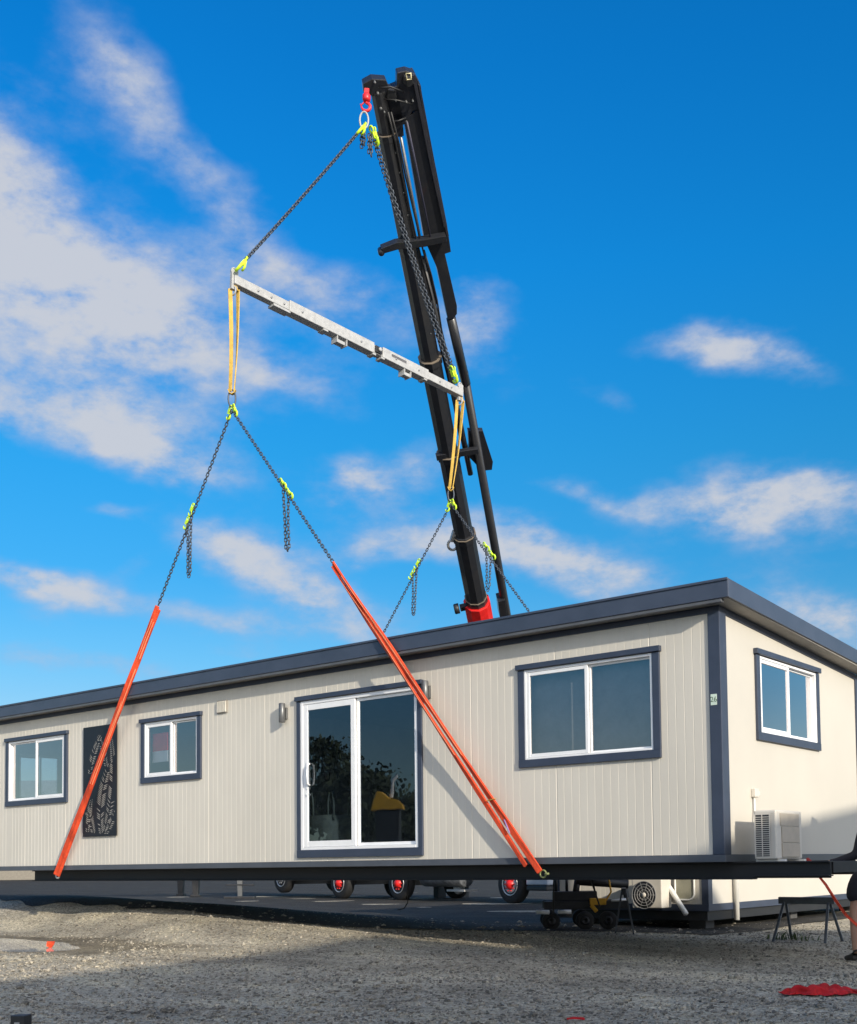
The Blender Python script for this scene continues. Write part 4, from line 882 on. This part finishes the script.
vs = [q_(0,.02,.98,(.16,.12)), q_(0,.07,1.15,(.15,.11)), q_(0,.12,1.35,(.17,.12)), q_(.02,.14,1.48,(.12,.09)), q_(.03,.15,1.56,.058), q_(.05,.16,1.66,(.075,.09)), q_(.05,.17,1.76,(.075,.09)),
      q_(.0,.12,.90,.095), q_(.02,.15,.52,.062), q_(-.01,.16,.30,.056), q_(-.02,.16,.09,.040),
      q_(.0,-.11,.90,.095), q_(-.01,-.22,.52,.062), q_(-.04,-.235,.30,.056), q_(-.05,-.24,.09,.040),
      q_(.0,.33,1.42,.060), q_(-.02,.38,1.15,.045), q_(.22,.30,1.04,.034), q_(.30,.27,1.03,.026),
      q_(.0,-.06,1.42,.060), q_(.06,-.13,1.13,.045), q_(.16,-.33,1.06,.030), q_(.20,-.40,1.055,.024)]
ed = [(0,1),(1,2),(2,3),(3,4),(4,5),(5,6),(0,7),(7,8),(8,9),(9,10),(0,11),(11,12),(12,13),(13,14),(3,15),(15,16),(16,17),(17,18),(3,19),(19,20),(20,21),(21,22)]
person = skinned('person', vs, ed, SKIN, None)
tag(person, 'person in dark navy clothing standing at the right edge by the cabin end', 'person')
# fingers, five per hand
for hs, base in ((.27, .30), (-.415, .20)):
    for k, (ds, L) in enumerate(((-.030, .075), (-.010, .085), (.010, .08), (.029, .062))):
        skinned('finger', [q_(base-.01, hs+ds*.8, 1.04, .010), q_(base+.04, hs+ds, 1.045, .0095), q_(base+.04+L*.5, hs+ds, 1.035, .009), q_(base+.035+L*.8, hs+ds, 1.0, .008)], [(0,1),(1,2),(2,3)], SKIN, person, 1)
    skinned('thumb', [q_(base-.02, hs-.02, 1.04, .012), q_(base+.02, hs-.05, 1.03, .011), q_(base+.055, hs-.055, 1.01, .009)], [(0,1),(1,2)], SKIN, person, 1)
skinned('shorts', [q_(0,.03,1.02,(.185,.145)), q_(0,.01,.93,(.19,.15)), q_(.01,.13,.82,.125), q_(.015,.15,.60,.118), q_(.01,-.17,.84,.135), q_(.0,-.225,.60,.128)], [(0,1),(1,2),(2,3),(1,4),(4,5)], NAVY, person)
skinned('jacket', [q_(0,.03,1.0,(.20,.155)), q_(0,.08,1.18,(.175,.15)), q_(0,.13,1.36,(.175,.14)), q_(.01,.15,1.49,(.12,.10)), q_(.02,.15,1.53,.075), q_(0,.33,1.42,.078), q_(-.02,.38,1.15,.064), q_(.19,.31,1.045,.050), q_(0,-.06,1.42,.076), q_(.06,-.13,1.13,.056), q_(.15,-.32,1.065,.038), q_(.19,-.385,1.055,.032)], [(0,1),(1,2),(2,3),(3,4),(3,5),(5,6),(6,7),(3,8),(8,9),(9,10),(10,11)], NAVY, person)
for s, f_ in ((.16, -.02), (-.24, -.05)):
    skinned('shoe', [q_(f_-.03, s, .065, (.045,.05)), q_(f_+.06, s, .055, (.045,.042)), q_(f_+.15, s, .040, (.046,.032)), q_(f_+.20, s, .035, (.036,.026)), q_(f_, s, .14, .048)], [(0,1),(1,2),(2,3),(0,4)], BOOT, person)
skinned('hair', [q_(.02, .165, 1.75, (.085,.095)), q_(.0, .165, 1.80, (.08,.085)), q_(-.02, .165, 1.70, (.075,.07))], [(0,1),(0,2)], HAIR, person)
for s in (.135, .195):
    g = MB(); g.lathe(PP(.125, s, 1.715), pf, [(.012, 0), (.013, .004), (.006, .01)], 10); g.build('eye', mat('eye_white', (.7, .7, .68), .3), person)
g = MB(); g.add([PP(.12,.151,1.67), PP(.12,.179,1.67), PP(.125,.165,1.715), PP(.155,.165,1.68)], [(0,1,3),(1,2,3),(2,0,3),(0,2,1)]); g.build('nose', SKIN, person)
g = MB(); g.bar(PP(.122,.14,1.637), PP(.122,.19,1.637), .012, .014); g.build('mouth', mat('lips', (.36, .15, .12), .6), person)
for s in (.082, .248):
    g = MB(); g.ring(PP(.03, s, 1.70), pf, V((0,0,1)), .018, .03, .01, 12, 6); g.build('ear', SKIN, person)

# ------------------------------------------------------------------ what stands round the yard
sh = empty('workshop', (14, -9, 0), 'tall grey clad workshop beyond the right edge that shades the yard', 'building')
WX0, WX1 = 10.0, 22.0
def ribbed(mb, x0, x1, y0, y1, z0, z1):
    mb.box((x0, y0, z0), (x1, y1, z1))
g = MB(); g.hexa([(WX0,-26,0),(WX1,-26,0),(WX1,-5.2,0),(WX0,-5.2,0),(WX0,-26,5.17),(WX1,-26,5.17),(WX1,-5.2,5.59),(WX0,-5.2,5.59)]); g.build('wall', STEELGREY, sh)
g = MB(); g.hexa([(WX0-.15,-26.2,5.173),(WX1+.2,-26.2,5.173),(WX1+.2,-5.1,5.593),(WX0-.15,-5.1,5.593),(WX0-.15,-26.2,5.32),(WX1+.2,-26.2,5.32),(WX1+.2,-5.1,5.74),(WX0-.15,-5.1,5.74)]); g.build('roof', ROOF, sh)
g = MB(); g.hexa([(WX0,-5.19,0),(WX1-4,-5.19,0),(WX1-4,1.2,0),(WX0,1.2,0),(WX0,-5.19,4.80),(WX1-4,-5.19,4.80),(WX1-4,1.2,5.55),(WX0,1.2,5.55)]); g.build('annex', STEELGREY, sh)
g = MB(); g.box((WX0-.04,-19,.05),(WX0-.002,-13,4.6)); g.build('roller_door', mat('roller_grey', (.2,.22,.24), .5, stretch=(1,1,20)), sh)
# grey shed at the far left seen through the cabin's end windows
g = MB(); sb = empty('shed', (-62, 36, 0), 'low grey roofed shed seen through the leftmost window', 'shed')
c = deep(36, 782, 125); cx_, cy_ = c.x, c.y
sb.location = (cx_, cy_, 0)
def S(a, b, z): return V((cx_, cy_, 0))+r0*a*2+V((fw.x, fw.y, 0)).normalized()*b*2+V((0,0,z*1.95))
g.hexa([S(-9,0,0),S(9,0,0),S(9,10,0),S(-9,10,0),S(-9,0,4.2),S(9,0,4.2),S(9,10,4.2),S(-9,10,4.2)]); g.build('wall', mat('shed_wall', (.22, .20, .165), .6), sb)
g = MB(); g.hexa([S(-9.5,-.5,4.21),S(9.5,-.5,4.21),S(9.5,10.5,4.21),S(-9.5,10.5,4.21),S(-9.5,4.8,5.9),S(9.5,4.8,5.9),S(9.5,5.2,5.9),S(-9.5,5.2,5.9)]); g.build('roof', SHEDROOF, sb)
# trees across the yard, mirrored in the glass door
LEAF = mat('leaf_green', (.045, .065, .028), .8, var=.35, scale=2)
def tree(base, h, w, lab, seed):
    rt = random.Random(seed); e = empty('tree', base, lab, 'tree', 'trees across the yard')
    b = V(base); g = MB(); g.tube([b, b+V((.1,0,h*.3)), b+V((0,.1,h*.7))], [.22, .16, .05], 8)
    tips = []
    for k in range(9):
        a = rt.uniform(0, 6.28); z = h*rt.uniform(.25, .6); p = b+V((0,0,z)); t = b+V((math.cos(a)*w*rt.uniform(.3,.9), math.sin(a)*w*rt.uniform(.3,.9), z+h*rt.uniform(.08,.38))); tips.append(t); g.tube([p, p.lerp(t, .5)+V((0,0,.1)), t], [.08, .05, .02], 6)
    g.build('trunk', BARK, e); g = MB()
    tips += [b+V((0,0,h*.85)), b+V((0,0,h*.6))]
    for k in range(5200):
        t = rt.choice(tips); p = t+V((rt.gauss(0,.24*w), rt.gauss(0,.24*w), rt.gauss(0,.075*h))); 
        if p.z < h*.12 or p.z > h: continue
        n = V((rt.gauss(0,1), rt.gauss(0,1), rt.gauss(0,1))).normalized(); s = n.cross(V((0,0,1))).normalized(); u = n.cross(s); r = rt.uniform(.06, .15)
        g.add([p-s*r-u*r*.5, p+s*r*.3-u*r, p+s*r+u*r*.5, p-s*r*.3+u*r], [(0,1,2,3)])
    g.build('crown', LEAF, e)
for k, (u, vt, d, w_, lab) in enumerate(((334, 738, 58, 2.6, 'tall dark tree mirrored in the left pane of the glass door'), (356, 772, 52, 2.0, 'shorter dark tree beside the tall one, mirrored in the door'), (398, 800, 66, 3.2, 'broad low dark tree mirrored in the right pane of the door'), (424, 788, 72, 2.6, 'dark tree beyond the broad one, mirrored near the door jamb'))):
    p = deep(u, vt, d); h = p.z
    tree((p.x, -p.y, 0), h, w_, lab, 20+k)
p = deep(388, 812, 40); ex_ = empty('loader', (p.x, -p.y, 0), 'small machine with a yellow hood mirrored in the right pane of the glass door', 'machine')
b = V((p.x, -p.y, 0)); er = V((r0.x, -r0.y, 0)).normalized(); eb = V((er.y, -er.x, 0))
def X_(a, s, z): return b+er*a+eb*s+V((0,0,z))
def xpoly(nm, prof, s0, s1, m, par=ex_):
    k = len(prof); g = MB(); g.add([X_(a, s0, z) for a, z in prof]+[X_(a, s1, z) for a, z in prof], [tuple(range(k)), tuple(range(2*k-1, k-1, -1))]+[(i, (i+1) % k, k+(i+1) % k, k+i) for i in range(k)]); return g.build(nm, m, par, .04)
xpoly('hood', [(-.62, 2.98), (.50, 2.98), (.52, 3.15), (.30, 3.32), (.0, 3.36), (-.2, 3.58), (-.40, 3.58), (-.5, 3.3)], -.5, .5, DIGYEL)
xpoly('mast', [(-.45, 1.2), (.4, 1.2), (.35, 2.97), (-.45, 2.97)], -.4, .4, BLACK)
xpoly('jib', [(-.05, 3.4), (.08, 3.4), (.16, 3.95), (.34, 4.1), (.30, 4.25), (.05, 4.05)], -.06, .06, WHITE)
for s in (-.75, .45): xpoly('track', [(-1.2, .25), (-1.0, .0), (1.1, .0), (1.3, .25), (1.1, .55), (-1.0, .55)], s, s+.32, BLACK)
xpoly('undercarriage', [(-.7, .5), (.7, .5), (.7, 1.18), (-.7, 1.18)], -.4, .4, BLACK)

# ------------------------------------------------------------------ daylight
SUN_H = V((.935, -.355, 0)).normalized(); EL = R(19.0)
sd = bpy.data.lights.new('sun', 'SUN'); sd.energy = 3.4; sd.angle = R(.9); sd.color = (1, .90, .74)
so = bpy.data.objects.new('sun', sd); COL.objects.link(so)
S_ = SUN_H*math.cos(EL)+V((0,0,math.sin(EL))); so.rotation_euler = S_.to_track_quat('Z', 'Y').to_euler(); so.location = S_*60
wd = bpy.data.worlds.new('World'); scene.world = wd; wd.use_nodes = True
n = wd.node_tree.nodes; l = wd.node_tree.links; bg = n['Background']; bg.inputs[1].default_value = .13
sk = n.new('ShaderNodeTexSky'); sk.sky_type = 'NISHITA'; sk.sun_disc = False; sk.sun_elevation = EL; sk.sun_rotation = math.atan2(S_.x, S_.y); sk.ozone_density = 3.0; sk.air_density = 1.0; sk.dust_density = .3
tc = n.new('ShaderNodeTexCoord'); D0 = tc.outputs['Generated']
def vm(op, a, b=None, s=None):
    x = n.new('ShaderNodeVectorMath'); x.operation = op; l.new(a, x.inputs[0])
    if b is not None:
        if isinstance(b, (tuple, V)): x.inputs[1].default_value = tuple(b)
        else: l.new(b, x.inputs[1])
    if s is not None: x.inputs['Scale'].default_value = s
    return x
def mt(op, a, b=None, c=None, clamp=False):
    x = n.new('ShaderNodeMath'); x.operation = op; x.use_clamp = clamp
    for i, q in enumerate((a, b, c)):
        if q is None: continue
        if isinstance(q, (int, float)): x.inputs[i].default_value = q
        else: l.new(q, x.inputs[i])
    return x.outputs[0]
def nz(vec, scale, det, rough=.55, out='Fac'):
    x = n.new('ShaderNodeTexNoise'); x.inputs['Scale'].default_value = scale; x.inputs['Detail'].default_value = det; x.inputs['Roughness'].default_value = rough; l.new(vec, x.inputs['Vector']); return x.outputs[out]
dn = vm('NORMALIZE', D0).outputs[0]
stv = n.new('ShaderNodeMapping'); stv.inputs['Scale'].default_value = (1, 1, 1.9); l.new(dn, stv.inputs[0])
w1 = vm('SUBTRACT', nz(stv.outputs[0], 5.5, 4, .6, 'Color'), (.5, .5, .5)); w1s = vm('SCALE', w1.outputs[0], s=.075)
dw = vm('ADD', dn, w1s.outputs[0]).outputs[0]
# deep clear-air blue away from the sun, paler towards it
yaw_mask = vm('DOT_PRODUCT', dn, -SUN_H).outputs['Value']
sz_ = n.new('ShaderNodeSeparateXYZ'); l.new(dn, sz_.inputs[0])
er_ = n.new('ShaderNodeValToRGB'); el_ = er_.color_ramp.elements
GR = [(.10, (.46, .53, .56)), (.14, (.35, .525, .60)), (.174, (.27, .55, .65)), (.247, (.13, .557, .73)), (.342, (.077, .63, .85)), (.47, (.034, .68, 1.045)), (.59, (.021, .65, 1.09)), (1., (.03, .60, 1.0))]
while len(el_) < len(GR): el_.new(.5)
for k, (p, c) in enumerate(GR): el_[k].position = p; el_[k].color = (*[q/1.1 for q in c], 1)
l.new(sz_.outputs['Z'], er_.inputs[0])
tm = n.new('ShaderNodeMix'); tm.data_type = 'RGBA'; tm.inputs[6].default_value = (.62, .74, .86, 1); l.new(er_.outputs[0], tm.inputs[7])
l.new(mt('MULTIPLY_ADD', yaw_mask, 2.2, 1.05, True), tm.inputs[0])
hs = n.new('ShaderNodeMix'); hs.data_type = 'RGBA'; hs.blend_type = 'MULTIPLY'; hs.inputs[0].default_value = 1.; l.new(sk.outputs[0], hs.inputs[6]); l.new(vm('SCALE', tm.outputs[2], s=1.1).outputs[0], hs.inputs[7])
# cloud banks: each a patch of sky given by direction, half widths and tilt
banks = [(5, 245, 150, 74, 36, 1.12), (-10, 150, 55, 45, 50, .62), (135, 322, 95, 27, 20, .86), (100, 60, 40, 30, 55, .50), (150, 105, 50, 15, 50, .34), (228, 200, 85, 22, 52, .50), (300, 300, 110, 38, 16, .58), (285, 380, 85, 22, 10, .40), (468, 325, 58, 40, 40, .60),
         (128, 424, 78, 27, 22, .98), (5, 396, 42, 20, 20, .66), (205, 452, 45, 22, 20, .42), (355, 484, 37, 22, 10, .88), (422, 478, 40, 26, -20, .55), (500, 556, 135, 29, 9, .92), (600, 580, 60, 22, 14, .6), (240, 540, 58, 22, 8, .86), (310, 585, 80, 24, 22, .88), (372, 552, 30, 14, 0, .5), (55, 597, 85, 17, 8, .92), (240, 618, 60, 14, 6, .55), (350, 630, 60, 12, 4, .5),
         (715, 348, 58, 20, 6, .72), (770, 362, 55, 16, 14, .5), (610, 403, 40, 18, 20, .32), (600, 498, 75, 15, 4, .5), (785, 503, 112, 34, -3, 1.0), (730, 520, 60, 22, 10, .7), (825, 612, 70, 30, 8, .92), (105, 507, 34, 9, 0, .42), (140, 664, 60, 12, 0, .42), (35, 655, 60, 18, 0, .42), (255, 645, 60, 10, 0, .36), (135, 565, 16, 30, 60, .28)]
tot = None
for (u, v, rx, ry, ang, st) in banks:
    c = sight(u, v).normalized(); a = R(ang)
    ex = (RT*math.cos(a)-UP*math.sin(a)); ex = (ex-c*ex.dot(c)).normalized(); ey = c.cross(ex).normalized()
    k = FPX/math.sqrt(1+((u-CX)/FPX)**2+((v-CY)/FPX)**2)
    A = vm('DOT_PRODUCT', dw, ex*(k/rx)).outputs['Value']; Bv = vm('DOT_PRODUCT', dw, ey*(k/ry)).outputs['Value']
    A = mt('SUBTRACT', A, c.dot(ex)*k/rx); Bv = mt('SUBTRACT', Bv, c.dot(ey)*k/ry)
    d2 = mt('ADD', mt('MULTIPLY', A, A), mt('MULTIPLY', Bv, Bv))
    facing = mt('GREATER_THAN', vm('DOT_PRODUCT', dw, c).outputs['Value'], 0.)
    g_ = mt('MULTIPLY', mt('MULTIPLY', mt('POWER', 2.718, mt('MULTIPLY', d2, -1.0)), min(1.05, st*1.0)), facing)
    tot = g_ if tot is None else mt('SUBTRACT', mt('ADD', tot, g_), mt('MULTIPLY', tot, g_))
# scattered cloud out of view, made overbright to add neutral ambient fill
elsewhere = mt('MULTIPLY', mt('MULTIPLY_ADD', yaw_mask, -2.4, .12, True), mt('MULTIPLY_ADD', nz(stv.outputs[0], 2.6, 6, .6), 3.4, -1.0, True))
tot = mt('ADD', tot, mt('MULTIPLY', elsewhere, .85))
fbm = nz(stv.outputs[0], 13, 8, .58); fb2 = nz(stv.outputs[0], 42, 6, .62)
dens = mt('ADD', tot, mt('MULTIPLY', mt('SUBTRACT', fbm, .5), mt('MULTIPLY_ADD', tot, 1.35, .34)))
dens = mt('ADD', dens, mt('MULTIPLY', mt('SUBTRACT', fb2, .5), mt('MULTIPLY', tot, .95)))
mr = n.new('ShaderNodeMapRange'); mr.interpolation_type = 'SMOOTHSTEP'; mr.inputs['From Min'].default_value = .17; mr.inputs['From Max'].default_value = .98; mr.inputs['To Max'].default_value = .93
l.new(dens, mr.inputs[0])
cr = n.new('ShaderNodeValToRGB'); cr.color_ramp.elements[0].color = (1.9, 2.35, 3.35, 1); cr.color_ramp.elements[1].color = (3.05, 3.15, 3.4, 1); cr.color_ramp.elements[0].position = .15; cr.color_ramp.elements[1].position = .95
l.new(mr.outputs[0], cr.inputs[0])
mx = n.new('ShaderNodeMix'); mx.data_type = 'RGBA'; fill_cloud = n.new('ShaderNodeMix'); fill_cloud.data_type = 'RGBA'; fill_cloud.inputs[7].default_value = (14.5, 13.8, 13.0, 1)  # unseen clouds towards the sun brightened as added fill light
l.new(mt('MULTIPLY_ADD', yaw_mask, -2.2, .1, True), fill_cloud.inputs[0]); l.new(cr.outputs[0], fill_cloud.inputs[6])
l.new(mr.outputs[0], mx.inputs[0]); l.new(hs.outputs[2], mx.inputs[6]); l.new(fill_cloud.outputs[2], mx.inputs[7])
l.new(mx.outputs[2], bg.inputs[0])
vs_ = scene.view_settings; vs_.view_transform = 'Standard'; vs_.look = 'None'; vs_.gamma = 1; vs_.use_curve_mapping = False; vs_.exposure = .62
